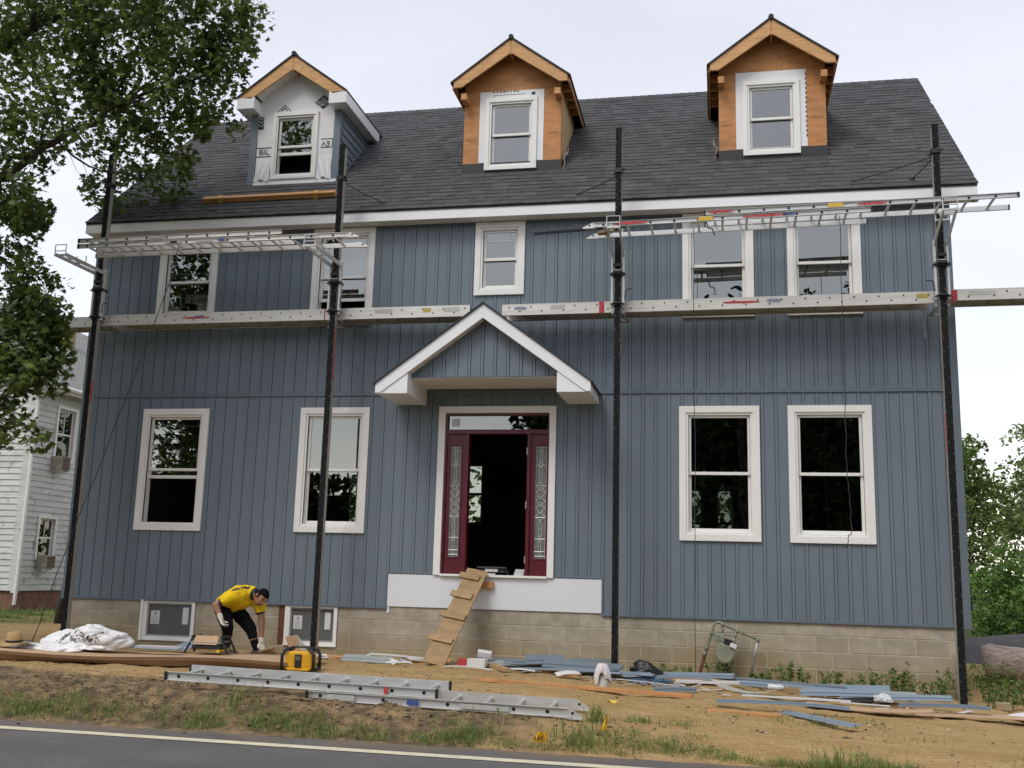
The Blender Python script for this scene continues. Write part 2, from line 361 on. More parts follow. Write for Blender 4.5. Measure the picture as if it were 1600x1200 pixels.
for i in range(150000):
    x = gr.uniform(-8.5, 6.0); y = road_edge(x)+gr.uniform(.0, .75)
    dd = dens(x, y)
    if gr.random() < dd*(.30 if x < -1 else .38):
        h = gr.uniform(.02, .075)*(1+.7*gr.random()*dd); blade(gb, x, y, gz(x, y)-.012, h, gr.uniform(.1, 1.3), gr.uniform(0, 6.28), gr.uniform(.004, .008), gr.choice((0, 0, 1, 1, 1, 2, 3)))
for (cx, cy, nb, hh, sp_) in [(.36, -4.72, 30, .22, .05), (.75, -4.55, 40, .10, .08), (1.1, -4.5, 30, .08, .09), (-2.85, -4.98, 30, .22, .12), (-3.0, -5.05, 20, .2, .1), (2.35, -5.35, 30, .2, .12), (3.0, -4.3, 20, .08, .15), (3.9, -5.2, 30, .28, .1), (2.2, -3.7, 50, .09, .3), (2.75, -3.3, 40, .07, .2), (-.7, -5.15, 60, .16, .2), (.35, -5.2, 70, .17, .2), (4.2, -4.9, 40, .2, .2)]:
    for i in range(nb*2):
        x = cx+gr.gauss(0, sp_); y = cy+gr.gauss(0, sp_*.7)
        blade(gb, x, y, gz(x, y)-.01, hh*gr.uniform(.5, 1.1), gr.uniform(.1, .8), gr.uniform(0, 6.28), .008, gr.choice((0, 1, 1, 2)))
for i in range(9000):   # grass in the yard to the left behind and at right of the house
    if i % 2: x = gr.uniform(-17, -11.2); y = gr.uniform(2.5, 8)
    else: x = gr.uniform(4.75, 8.5); y = gr.uniform(-1.5, 6)
    if noise.noise(Vector((x*.8, y*.8, 4))) > -.15: blade(gb, x, y, gz(x, y)-.01, gr.uniform(.06, .2), gr.uniform(.1, .8), gr.uniform(0, 6.28), .012, gr.choice((0, 0, 1, 1)))
lab(gb.build('grass', GRASS), 'green and straw coloured grass tufts along the road verge', 'grass', kind='stuff')
# soil crumbs and bark bits lying on the dirt and the shoulder
cb = MB(); rr = random.Random(11)
CRUMB = [mat('bark_crumb', (.075, .053, .035), .95, .4, 20), mat('soil_clod', (.26, .18, .095), .95, .3, 15), mat('pale_chip', (.55, .50, .42), .8, .2, 9)]
for i in range(3000):
    x = rr.uniform(-8, 5.5); y = rr.triangular(-6.1, -.3, -4.7)
    if y < -5.5 and rr.random() > .12: continue
    if x > .3 and rr.random() < .75: continue
    s_ = rr.uniform(.004, .015)*(1.9 if rr.random() < .05 else 1)
    z = (gz(x, y) if y > -5.6 else -.112)
    c = Vector((x, y, z+s_*.2)); rotm = Matrix.Rotation(rr.uniform(0, 6.28), 3, 'Z') @ Matrix.Rotation(rr.uniform(-.6, .6), 3, 'X')
    ax = (s_*rr.uniform(.8, 2.6), s_, s_*rr.uniform(.3, .7))
    vs = [c+rotm @ Vector((ax[0]*a, ax[1]*b, ax[2]*d)) for a, b, d in ((1, 0, 0), (-1, .1, 0), (.1, 1, 0), (0, -1, 0), (.1, 0, 1), (0, .1, -1))]
    mi = rr.choices((0, 1, 2), (5, 6, .6 if y > -4 else .1))[0]
    cb.add(vs, [(0, 2, 4), (2, 1, 4), (1, 3, 4), (3, 0, 4), (2, 0, 5), (1, 2, 5), (3, 1, 5), (0, 3, 5)], mi)
for i in range(5200):     # clods and shredded bark along the worked strip behind the verge
    x = rr.uniform(-8.5, 1.2); y = rr.gauss(-4.75, .34)
    if y < -5.4 or noise.noise(Vector((x*1.3, y*2.5, 6))) < -.1 or (x > -.5 and rr.random() < .6): continue
    s_ = rr.uniform(.004, .013)*(1.9 if rr.random() < .08 else 1); c = Vector((x, y, gzn(x, y)+s_*.15)); rotm = Matrix.Rotation(rr.uniform(0, 6.28), 3, 'Z') @ Matrix.Rotation(rr.uniform(-.6, .6), 3, 'X')
    ax = (s_*rr.uniform(.8, 3.2), s_*.8, s_*rr.uniform(.3, .8)); vs = [c+rotm @ Vector((ax[0]*a, ax[1]*b, ax[2]*d)) for a, b, d in ((1, 0, 0), (-1, .1, 0), (.1, 1, 0), (0, -1, 0), (.1, 0, 1), (0, .1, -1))]
    cb.add(vs, [(0, 2, 4), (2, 1, 4), (1, 3, 4), (3, 0, 4), (2, 0, 5), (1, 2, 5), (3, 1, 5), (0, 3, 5)], rr.choices((0, 1), (3, 2))[0])
lab(cb.build('soil_crumbs', CRUMB), 'loose soil crumbs and bark bits scattered over the bare dirt', 'soil', kind='stuff')
# ------------------------------------------------------------------ the blue house
HX0, HX1, HD = -8.19, 4.53, 6.6
ZB, ZBAND, ZS = .80, 3.80, 6.385
house = thing('house', 'two storey blue board and batten house under construction with three dormers', 'house', (-1.85, 0, .1))
WIN = {'W1': (-7.111, -6.035, 1.803, 3.622), 'W2': (-4.574, -3.511, 1.815, 3.628), 'W3': (.921, 1.989, 1.803, 3.62), 'W4': (2.357, 3.431, 1.80, 3.622),
       'U1': (-7.07, -6.10, 4.868, 6.372), 'U2': (-4.54, -3.565, 4.868, 6.372), 'U3': (-2.024, -1.283, 5.266, 6.372), 'U4': (.974, 1.947, 4.868, 6.372), 'U5': (2.397, 3.369, 4.868, 6.372)}
DOOR = (-2.47, -.775, 1.262, 3.635); PANEL = (-3.125, -.115, .7, 1.268)
shr = lambda r, d: (r[0]+d, r[1]-d, r[2]+d, r[3]-d)
HOLES = [shr(r, .03) for r in WIN.values()]+[(DOOR[0]+.03, DOOR[1]-.03, DOOR[2], DOOR[3]-.03), PANEL]
WALLH = [shr(r, .085) for r in WIN.values()]+[(-2.375, -.865, 1.262, 3.54)]
# sheathing behind the boards (dark grooves show it), with the real openings
mb = MB()
for a, b, c, d in rects_minus(HX0+.02, HX1-.02, ZB, ZS+.02, WALLH): mb.box(a, b, .021, .15, c, d)
siding = mb.build('front_siding', SIDING_DARK, house)
pitch_b, x0b = .178, 3.63-.178*66
for (z0, z1) in ((ZB+.012, ZBAND), (ZBAND+.062, ZS-.002)):
    for k in range(71):
        xb = x0b+pitch_b*k; L0, L1 = -8.06, 4.39; runs = []
        for (a, b, y) in ((xb-.018, xb+.018, -.009), (xb+.0232, xb+.1548, .0)):
            a, b = max(a, L0), min(b, L1)
            if b-a < .006: continue
            for r in rects_minus(a, b, z0, z1, HOLES):
                if r[1]-r[0] > .004: runs.append((r, y))
        groups = []      # pieces above and below an opening are boards of their own
        for r, y in sorted(runs, key=lambda q: -(q[0][3]-q[0][2])):
            g_ = next((g for g in groups if any(min(r[3], q[3])-max(r[2], q[2]) > .02 for q, _ in g)), None)
            if g_ is None: groups.append([(r, y)])
            else: g_.append((r, y))
        for g_ in groups:
            mb = MB()
            for r, y in g_: mb.box(r[0], r[1], y, .0225, r[2], r[3])
            mb.build('siding_board', SIDING, siding)
mb = MB()
mb.box(-8.06, 4.39, -.022, .02, ZBAND+.001, ZBAND+.061)
for a, b in ((-8.06, -3.135), (-.105, 4.39)): mb.box(a, b, -.016, .02, ZB-.022, ZB+.011)
mb.box(-3.145, -3.126, -.014, .02, ZB-.02, 1.285); mb.box(-.114, -.095, -.014, .02, ZB-.02, 1.285)
mb.box(-3.126, DOOR[0], -.014, .02, 1.269, 1.285); mb.box(DOOR[1], -.114, -.014, .02, 1.269, 1.285)
mb.build('siding_trim', SIDE_TRIM, house, bevel=.003)
for a, b in ((HX0, -8.061), (4.391, HX1)):
    MB().box(a, b, -.024, .13, ZB-.03, ZS-.003).build('corner_post', SIDING, house, bevel=.004)
mb = MB().box(-3.124, -.116, -.004, .02, .815, 1.262); mb.box(-3.124, -3.09, .004, .02, .72, .815)
mb.build('white_panel', PANELW, house, bevel=.002)
# side and rear walls, floors
mb = MB()
RZ0, RSL, RY = 6.565, .92, 3.3
def roofz(y): return RZ0+RSL*(y+.25) if y <= RY else RZ0+RSL*(2*RY-y+.25)
for xa, xb in ((HX0, HX0+.15), (HX1-.15, HX1)):
    mb.prism([(.13, ZB), (HD, ZB), (HD, ZS), (HD-.05, roofz(HD-.05)-.09), (RY, roofz(RY)-.09), (.13, roofz(.13)-.09), (.13, ZS)], 'x', xa+.01, xb-.01)
for xs_, sg in ((HX0, -1), (HX1, 1)):
    for k in range(36):
        y = .2+.178*k; t = roofz(y)-.16
        mb.box(min(xs_, xs_+sg*.008), max(xs_, xs_+sg*.008), y, y+.036, ZB, t)
REARW = [(-6.2, -5.35, 1.9, 3.25), (-3.95, -3.28, 2.28, 3.52), (.62, 1.14, 1.7, 3.06), (1.38, 1.75, 1.7, 3.06)]
for a, b, c, d in rects_minus(HX0+.01, HX1-.01, ZB, ZS+.02, REARW): mb.box(a, b, HD-.15, HD, c, d)
mb.build('outer_wall', SIDING, house)
mb = MB()
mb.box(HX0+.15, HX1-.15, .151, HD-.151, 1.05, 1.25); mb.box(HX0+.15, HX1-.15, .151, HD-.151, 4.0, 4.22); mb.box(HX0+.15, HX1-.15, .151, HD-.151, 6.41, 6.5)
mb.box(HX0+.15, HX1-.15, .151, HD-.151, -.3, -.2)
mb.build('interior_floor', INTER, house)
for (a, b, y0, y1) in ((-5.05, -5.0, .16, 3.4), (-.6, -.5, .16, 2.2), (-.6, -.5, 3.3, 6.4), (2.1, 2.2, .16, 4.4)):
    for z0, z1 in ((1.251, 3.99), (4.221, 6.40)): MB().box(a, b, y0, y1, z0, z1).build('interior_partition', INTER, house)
for r in REARW:
    mb = MB(); a, b, c, d = r
    for q in ((a, a+.05, c, d), (b-.05, b, c, d), (a+.05, b-.05, c, c+.05), (a+.05, b-.05, d-.05, d), (a+.05, b-.05, (c+d)/2-.025, (c+d)/2+.025)): mb.box(q[0], q[1], HD-.10, HD-.04, q[2], q[3])
    o = mb.build('rear_window', WHITE, house); MB().box(a+.05, b-.05, HD-.075, HD-.071, c+.05, d-.05).build('pane', GLASSR, o)
# foundation of concrete blocks
BW = [(-6.885, -6.015, .215, .803), (-4.735, -3.835, .225, .803)]
mb = MB(); FX0, FX1 = -8.10, 4.44
for a, b, c, d in rects_minus(FX0+.004, FX1-.004, -.5, ZB+.04, BW): mb.box(a, b, .0205, .22, c, d)
mb.box(FX0+.004, FX0+.2, .22, HD-.1, -.5, ZB+.04); mb.box(FX1-.2, FX1-.004, .22, HD-.1, -.5, ZB+.04); mb.box(FX0, FX1, HD-.1, HD-.05, -.5, ZB+.04)
fnd = mb.build('foundation_wall', MORTAR, house)
BL, BH, J = .4064, .2032, .0055
br = random.Random(5)
full = None
for row in range(6):
    zt = .62+BH-BH*row; z0, z1 = zt-BH+J, zt-J
    if row == 0: z1 = ZB+.005
    off = -3.452+(BL/2 if row % 2 == 0 else 0)
    for k in range(-13, 21):
        a, b = max(off+BL*k+J, FX0), min(off+BL*(k+1)-J, FX1)
        if b-a < .03: continue
        rs = rects_minus(a, b, z0, z1, [(h[0]-.004, h[1]+.004, h[2]-.004, h[3]+.1) for h in BW])
        yf = .0155+br.uniform(-.0015, .0015)
        if len(rs) == 1 and abs(b-a-(BL-2*J)) < 1e-4 and rs[0] == (a, b, z0, z1) and row:
            if full is None:
                full = MB().box(-(BL/2-J), BL/2-J, 0, .05, -(BH/2-J), BH/2-J).build('concrete_block', BLOCK, fnd, bevel=.004)
                full.location = ((a+b)/2, yf, (z0+z1)/2); fm = full.data
            else:
                o = inst(fm, 'concrete_block', fnd, ((a+b)/2, yf, (z0+z1)/2)); bv = o.modifiers.new('bevel', 'BEVEL'); bv.width = .004; bv.segments = 1
        elif rs:
            mb = MB()
            for r in rs:
                if r[1]-r[0] > .02 and r[3]-r[2] > .02: mb.box(r[0], r[1], yf, .06, r[2], r[3])
            if mb.f: mb.build('concrete_block', BLOCK, fnd, bevel=.004)
# basement windows
for i, (a, b, c, d) in enumerate(BW):
    mb = MB(); L_ = a+(.02 if i == 0 else .10); fw_ = .05; b -= .012; c += .02
    mb.box(L_, L_+fw_+.03, .0, .09, c, d-.006); mb.box(b-fw_, b, .0, .09, c, d-.006); mb.box(L_+fw_+.03, b-fw_, .005, .09, c, c+.045); mb.box(L_+fw_+.03, b-fw_, .005, .09, d-.05, d-.006)
    mb.box(L_-.005, b+.005, -.012, .03, c-.016, c)
    if i == 0: mb.prism([(L_, .0), (L_+.035, .0), (L_+.02, -.03), (L_-.012, -.03)], 'z', c-.015, d-.01)
    wnd = mb.build('basement_window', WHITE, house, bevel=.003)
    lab(wnd, 'white basement window with paper stickers' + (' nearer the left corner' if i == 0 else ' behind a black pole'), None)
    A, B = L_+fw_+.03, b-fw_
    mb = MB()
    for q in ((A, A+.022, c+.045, d-.05), (B-.022, B, c+.045, d-.05), (A+.022, B-.022, c+.045, c+.067), (A+.022, B-.022, d-.072, d-.05)): mb.box(q[0], q[1], .03, .06, q[2], q[3])
    mb.build('sash', GALV, wnd)
    MB().box(A+.02, B-.02, .05, .055, c+.06, d-.07).build('pane', SCREEN, wnd)
    for (u, v, w_, h_) in ((.16, .40, .20, .50), (.84, .32, .13, .62)):
        px, pz = A+(B-A)*u, c+.06+(d-c-.13)*(1-v) ; ww, hh = (B-A)*w_/1.0, (d-c-.13)*h_
        MB().box(px-ww/2, px+ww/2, .046, .0495, pz-hh*.5, pz+hh*.38).build('sticker', PAPER, wnd)
        if u < .5:
            mb = MB()
            for q in range(5): mb.box(px-ww*.33, px+ww*.33, .0445, .0455, pz-hh*.42+q*hh*.09, pz-hh*.42+q*hh*.09+hh*.03)
            mb.prism([(px-ww*.2, pz+hh*.28), (px+ww*.2, pz+hh*.28), (px, pz)], 'y', .0445, .0455)
            mb.build('sticker_print', GREYP, wnd)
    if i == 1: MB().box(a+.003, L_-.006, .02, .1, c-.02, d-.006).build('rough_gap', RUST, wnd)
# windows
def window(parent, r, y=0, cas=.09, open_=0., name='window', label=None, lites=None, flat=False):
    a, b, c, d = r; mb = MB(); yo = y-.036
    mb.box(a, b, yo, y+.02, d-cas, d); mb.box(a, b, yo, y+.02, c, c+cas)
    mb.box(a, a+cas, yo, y+.02, c+cas, d-cas); mb.box(b-cas, b, yo, y+.02, c+cas, d-cas)
    o = mb.build(name, WHITE, parent, bevel=.003)
    if label: o['label'] = label
    if flat: o = parent
    A, B, C_, D = a+cas, b-cas, c+cas, d-cas; f = .032
    mb = MB()
    mb.box(A-.002, A+f, y-.016, y+.13, C_, D); mb.box(B-f, B+.002, y-.016, y+.13, C_, D); mb.box(A+f, B-f, y-.016, y+.13, D-f, D+.002); mb.box(A+f, B-f, y-.022, y+.13, C_-.002, C_+f*.9)
    mb.box(A+f-.012, A+f, y-.0185, y+.02, C_+f, D-f); mb.box(B-f, B-f+.012, y-.0185, y+.02, C_+f, D-f)
    mb.build('frame', WHITE, o, bevel=.002)
    A += f; B -= f; C_ += f*.9; D -= f; zm = (C_+D)/2; s = .038
    def sash(nm, z0, z1, y0, y1, bot):
        m = MB(); m.box(A+.001, A+s, y0, y1, z0, z1); m.box(B-s, B-.001, y0, y1, z0, z1); m.box(A+s, B-s, y0, y1, z1-s*.9, z1); m.box(A+s, B-s, y0, y1, z0, z0+bot)
        m.build(nm, WHITE, o, bevel=.002)
        MB().box(A+s-.004, B-s+.004, (y0+y1)/2-.002, (y0+y1)/2+.002, z0+bot-.004, z1-s*.9+.004).build('pane', GLASS, o)
    sash('upper_sash', zm-.022, D-.001, y+.022, y+.050, .040)
    lift = open_*(zm-C_-.10)
    sash('lower_sash', C_+.001+lift, zm+.024+lift, y+.054, y+.082, .048)
    if not open_:
        m = MB()
        for u in (.25, .75):
            xx = A+(B-A)*u; m.box(xx-.03, xx+.03, y+.036, y+.052, zm+.0185, zm+.03); m.tube([(xx-.012, y+.046, zm+.03), (xx+.012, y+.046, zm+.036)], .007, 6)
        m.build('sash_lock', WHITE, o)
    if lites:
        for z in lites: MB().box(A+s, B-s, y+.026, y+.032, z-.009, z+.009).build('muntin', WHITE, o)
    return o
wl = {'W1': 'ground floor window with raised lower sash, tree reflected', 'W2': 'ground floor window behind the second pole', 'W3': 'ground floor window left of the right hand pair', 'W4': 'ground floor window nearest the right corner',
      'U1': 'upper window with raised sash over the left end', 'U2': 'upper window behind the second pole', 'U3': 'small upper window above the porch gable', 'U4': 'upper window left of the right hand pair', 'U5': 'upper window nearest the right corner'}
for k, r in WIN.items():
    window(house, r, open_={'W1': .95, 'U1': .25, 'U2': .5, 'U4': .12}.get(k, 0), label=wl[k], cas=.09 if k[0] == 'W' else .085, lites=(6.09, 5.83) if k == 'U3' else None)
# front door: casing, transom, sidelights, the leaf swung inward
mb = MB(); a, b, c, d = DOOR
mb.box(a, a+.098, -.036, .02, c, d); mb.box(b-.092, b, -.036, .02, c, d); mb.box(a+.098, b-.092, -.036, .02, d-.095, d)
ent = mb.build('entrance', WHITE, house, bevel=.003)
mb = MB(); xa, xb = -2.371, -.868; yb, ye = .002, .14
mb.box(xa, xa+.03, yb, ye, 1.283, 3.54); mb.box(xb-.02, xb, yb, ye, 1.283, 3.54); mb.box(xa+.03, xb-.02, yb, ye, 3.51, 3.54); mb.box(xa+.03, xb-.02, yb-.006, ye, 3.243, 3.305)
mb.box(-2.065, -2.022, yb-.003, ye, 1.283, 3.243); mb.box(-1.178, -1.132, yb-.003, ye, 1.283, 3.243)
mb.build('door_frame', MAROON, ent, bevel=.003)
MB().box(xa+.03, xb-.02, .05, .056, 3.305, 3.51).build('transom_pane', GLASS, ent)
MB().box(-2.29, -2.18, .04, .049, 3.36, 3.47).build('transom_sticker', PAPER, ent)
MB().box(a+.099, b-.093, -.05, .16, 1.2505, 1.282).build('threshold', WHITE, ent, bevel=.003)
def cames(m, xc, hw, z0, z1, y):
    t = .0042
    def ln(p, q, r_=t): m.tube([(xc+p[0], y, p[1]), (xc+q[0], y, q[1])], r_, 6)
    H = z1-z0; zz = lambda u: z0+H*u
    for s_ in (-1, 1):
        ln((s_*hw*.93, z0), (s_*hw*.93, z1)); ln((s_*hw*.22, z0), (s_*hw*.22, zz(.30))); ln((s_*hw*.22, zz(.68)), (s_*hw*.22, z1))
    for u in (.02, .06, .17, .36, .64, .82, .95, .985): ln((-hw*.93, zz(u)), (hw*.93, zz(u)))
    n_ = 5
    for k in range(n_):
        u0, u1 = .33+.34*k/n_, .33+.34*(k+1)/n_; um = (u0+u1)/2
        for s_ in (-1, 1):
            ln((0, zz(u0)), (s_*hw*.85, zz(um))); ln((s_*hw*.85, zz(um)), (0, zz(u1)))
            if k < n_-1: ln((s_*hw*.85, zz(um)), (s_*hw*.15, zz(u1+.034)))
    for uc in (.17, .83):
        for s_ in (-1, 1): ln((0, zz(uc-.028)), (s_*hw*.4, zz(uc))); ln((s_*hw*.4, zz(uc)), (0, zz(uc+.028)))
    for s_ in (-1, 1): ln((s_*hw*.22, zz(.30)), (0, zz(.34))); ln((s_*hw*.22, zz(.68)), (0, zz(.66)))
for (a, b, ga, gb_) in ((-2.341, -2.065, -2.285, -2.137), (-1.132, -.888, -1.063, -.905)):
    mb = MB()
    for r in rects_minus(a+.001, b-.001, 1.284, 3.242, [(ga, gb_, 1.52, 3.08)]): mb.box(r[0], r[1], .03, .075, r[2], r[3])
    mb.box(ga-.022, gb_+.022, .02, .0295, 1.498, 1.52); mb.box(ga-.022, gb_+.022, .02, .0295, 3.08, 3.102); mb.box(ga-.022, ga, .02, .0295, 1.52, 3.08); mb.box(gb_, gb_+.022, .02, .0295, 1.52, 3.08)
    sl = mb.build('sidelight', MAROON, ent, bevel=.002)
    MB().box(ga, gb_, .05, .056, 1.52, 3.08).build('leaded_glass', GLASSDEC, ent)
    mb = MB(); cames(mb, (ga+gb_)/2, (gb_-ga)/2, 1.52, 3.08, .044); mb.build('lead_came', CAME, ent)
mb = MB().box(-1.182, -1.137, .145, 1.03, 1.295, 3.236); dl = mb.build('door', MAROON, ent)
mb = MB()
for z in (1.5, 2.25, 3.0): mb.box(-1.187, -1.178, -.002, .02, z-.05, z+.05)
mb.build('hinge', CAME, ent)
# eaves: fascia, soffit boards
RX0, RX1 = -8.27, 4.84
mb = MB().box(RX0+.005, RX1-.005, -.25, -.232, ZS-.004, RZ0-.012); mb.box(RX0+.005, RX1-.005, -.256, -.2505, RZ0-.05, RZ0-.014)
mb.build('eave_fascia', FASCIA, house, bevel=.002)
mb = MB(); x = HX0-.07
while x < HX1+.28:
    mb.box(x, x+.096, -.2315, .018, ZS, ZS+.008); mb.box(x+.096, x+.102, -.2315, .018, ZS+.006, ZS+.010); x += .102
mb.build('eave_soffit', SOFFIT, house)
MB().box(-8.05, 4.38, -.02, .0, ZS-.03, ZS-.001).build('frieze_trim', SIDE_TRIM, house)
# roof: deck, rake boards, shingles
SL = math.hypot(1, RSL); un = Vector((0, -RSL/SL, 1/SL)); us = Vector((0, 1/SL, RSL/SL))
DK = mat('roof_deck', (.03, .03, .032), .95, .2, 20)
mb = MB()
mb.prism([(-.262, roofz(-.262)-.035), (RY, roofz(RY)-.035), (RY, roofz(RY)), (-.262, roofz(-.262))], 'x', RX0, RX1)
mb.prism([(2*RY+.262, roofz(-.262)-.035), (RY, roofz(RY)-.036), (RY, roofz(RY)-.001), (2*RY+.262, roofz(-.262))], 'x', RX0, RX1)
roof = mb.build('roof', DK, house)
for x in (RX0+.003, RX1-.028):
    mb = MB()
    for sg in (0, 1):
        P = [(-.255, ZS), (-.255, RZ0-.04), (RY, roofz(RY)-.036), (RY, roofz(RY)-.21), (-.02, ZS)]
        if sg: P = [(2*RY-u, v) for u, v in P]
        mb.prism(P, 'x', x, x+.025)
    mb.build('rake_board', FASCIA, roof)
    x0_, x1_ = (RX0+.03, HX0) if x < 0 else (HX1, RX1-.03)
    mb = MB()
    for sg in (0, 1):
        P = [(-.23, ZS+.002), (-.23, ZS+.02), (RY, roofz(RY)-.17), (RY, roofz(RY)-.20), (-.02, ZS+.002)]
        if sg: P = [(2*RY-u, v) for u, v in P]
        mb.prism(P, 'x', x0_, x1_)
    mb.build('rake_soffit', SOFFIT, roof)
DORM = [-5.29, -1.675, 2.275]; DY, DHW, DEZ, DAZ, DFY = .70, .775, 8.69, 9.545, .44
def in_dormer(x, y):
    return any(abs(x-c) < DHW and DY < y < 2.9-abs(x-c)*.8 for c in DORM)
sh = MB(); shade = []; sr = random.Random(21); LEN = (RY+.262)*SL; EXPO = .143; i = 0
base = Vector((0, -.262, roofz(-.262)))
while i*EXPO < LEN-.03:
    s0 = i*EXPO-.012; s1 = min(s0+EXPO+.03, LEN); x = RX0-.012-sr.uniform(0, .25)
    while x < RX1:
        w_ = sr.choice((.10, .13, .17, .21, .25))*sr.uniform(.9, 1.1); a, b = max(x, RX0-.012), min(x+w_-.003, RX1+.012)
        x += w_
        if b-a < .02: continue
        pm = base+us*((s0+s1)/2)
        if in_dormer((a+b)/2, pm.y): continue
        n0 = .009+sr.choice((0, 0, .003, .005)); n1 = .003; ds = sr.choice((0, 0, 0, .006))
        A = base+us*(s0-ds); B = base+us*s1
        vs = [Vector((a, 0, 0))+A+un*.001, Vector((b, 0, 0))+A+un*.001, Vector((b, 0, 0))+A+un*n0, Vector((a, 0, 0))+A+un*n0, Vector((a, 0, 0))+B+un*n1, Vector((b, 0, 0))+B+un*n1]
        sh.add(vs, [(0, 1, 2, 3), (3, 2, 5, 4), (0, 3, 4), (1, 5, 2)])
        g_ = sr.choice((.82, .94, 1.0, 1.08, 1.2))*sr.uniform(.94, 1.06); shade += [g_]*4
    i += 1
x = RX0-.01   # ridge caps
while x < RX1:
    b = min(x+.15, RX1+.01)
    for sg in (-1, 1):
        p0 = Vector((x, RY, roofz(RY)+.022)); q = Vector((0, sg*.14, -.14*RSL))
        sh.add([p0, p0+q, p0+q+Vector((b-x, 0, -.008)), p0+Vector((b-x, 0, -.008)), p0-Vector((0, 0, .014)), p0+q-Vector((0, 0, .014))], [(0, 1, 2, 3), (0, 4, 5, 1)])
    g_ = sr.uniform(.7, 1.2); shade += [g_]*4; x += .14
so_ = sh.build('roof_shingles', SHINGLE, roof)
ca = so_.data.color_attributes.new('shade', 'FLOAT_COLOR', 'CORNER'); buf = []
for p in so_.data.polygons: buf += [shade[p.index]]*3*0 or [c for _ in range(p.loop_total) for c in (shade[p.index],)*3+(1,)]
ca.data.foreach_set('color', buf); so_['kind'] = 'stuff'
SH2 = mat('shingle_edge', (.045, .045, .049), .95, .3, 30, .4, 120)
# gabled porch roof over the door
PX, PYF, PYW, PA, PSL, PHW = -1.645, -1.0, -.82, 4.875, .735, 1.475
zt = lambda d: PA-PSL*abs(d)
mb = MB()
for s_ in (-1, 1):
    P = [(PX, PA), (PX+s_*(PHW+.02), zt(PHW+.02)), (PX+s_*(PHW+.02), zt(PHW+.02)+.022), (PX, PA+.026)]
    mb.prism(P, 'y', PYF-.025, .0)
por = mb.build('porch_roof', SH2, house)
for s_ in (-1, 1):
    P = [(PX, PA-.003), (PX+s_*1.468, zt(1.468)-.003), (PX+s_*1.468, 3.668), (PX+s_*1.405, 3.668), (PX, PA-.195)]
    MB().prism(P, 'y', PYF, PYF+.016).build('fascia_board', FASCIA, por, bevel=.002)
    P = [(PX+s_*1.02, 3.66), (PX+s_*1.46, 3.66), (PX+s_*1.46, zt(1.46)-.006), (PX+s_*1.02, zt(1.02)-.006)]
    MB().prism(P, 'y', PYF+.0165, -.002).build('return_box', FASCIA, por, bevel=.003)
    mb = MB(); k = 0
    u = .02
    while u < 1.02-.09:
        mb.prism([(PX+s_*u, zt(u)-.175), (PX+s_*(u+.094), zt(u+.094)-.175), (PX+s_*(u+.094), zt(u+.094)-.165), (PX+s_*u, zt(u)-.165)], 'y', PYF+.0165, PYW+.01); u += .1
    mb.build('rake_soffit', SOFFIT, por)
mb = MB(); x = PX-1.02
while x < PX+1.018:
    mb.box(x, min(x+.112, PX+1.019), PYW, -.003, 3.888, 3.9); mb.box(x+.112, min(x+.118, PX+1.019), PYW, -.003, 3.893, 3.9) if x+.112 < PX+1.01 else None; x += .118
mb.build('ceiling_soffit', SOFFIT, por)
mb = MB().prism([(PX-1.02, 3.901), (PX+1.02, 3.901), (PX+1.02, zt(1.02)-.18), (PX, PA-.18), (PX-1.02, zt(1.02)-.18)], 'y', PYW+.012, PYW+.06)
gs = mb.build('gable_wall', SIDING_DARK, por)
for k in range(-7, 8):
    xb = PX-.03+.178*k; mb = MB()
    for (a, b, y) in ((xb-.017, xb+.017, -.009), (xb+.024, xb+.154, 0)):
        for (a2, b2) in ((a, min(b, PX)), (max(a, PX), b)):
            a2, b2 = max(a2, PX-1.015), min(b2, PX+1.015)
            if b2-a2 > .004: mb.prism([(a2, 3.915), (b2, 3.915), (b2, zt(b2-PX)-.178), (a2, zt(a2-PX)-.178)], 'y', PYW+y, PYW+.0125)
    if mb.f: mb.build('siding_board', SIDING, por)
MB().box(PX-1.018, PX+1.018, PYW-.016, PYW+.01, 3.902, 3.914).build('starter_trim', SIDE_TRIM, por)
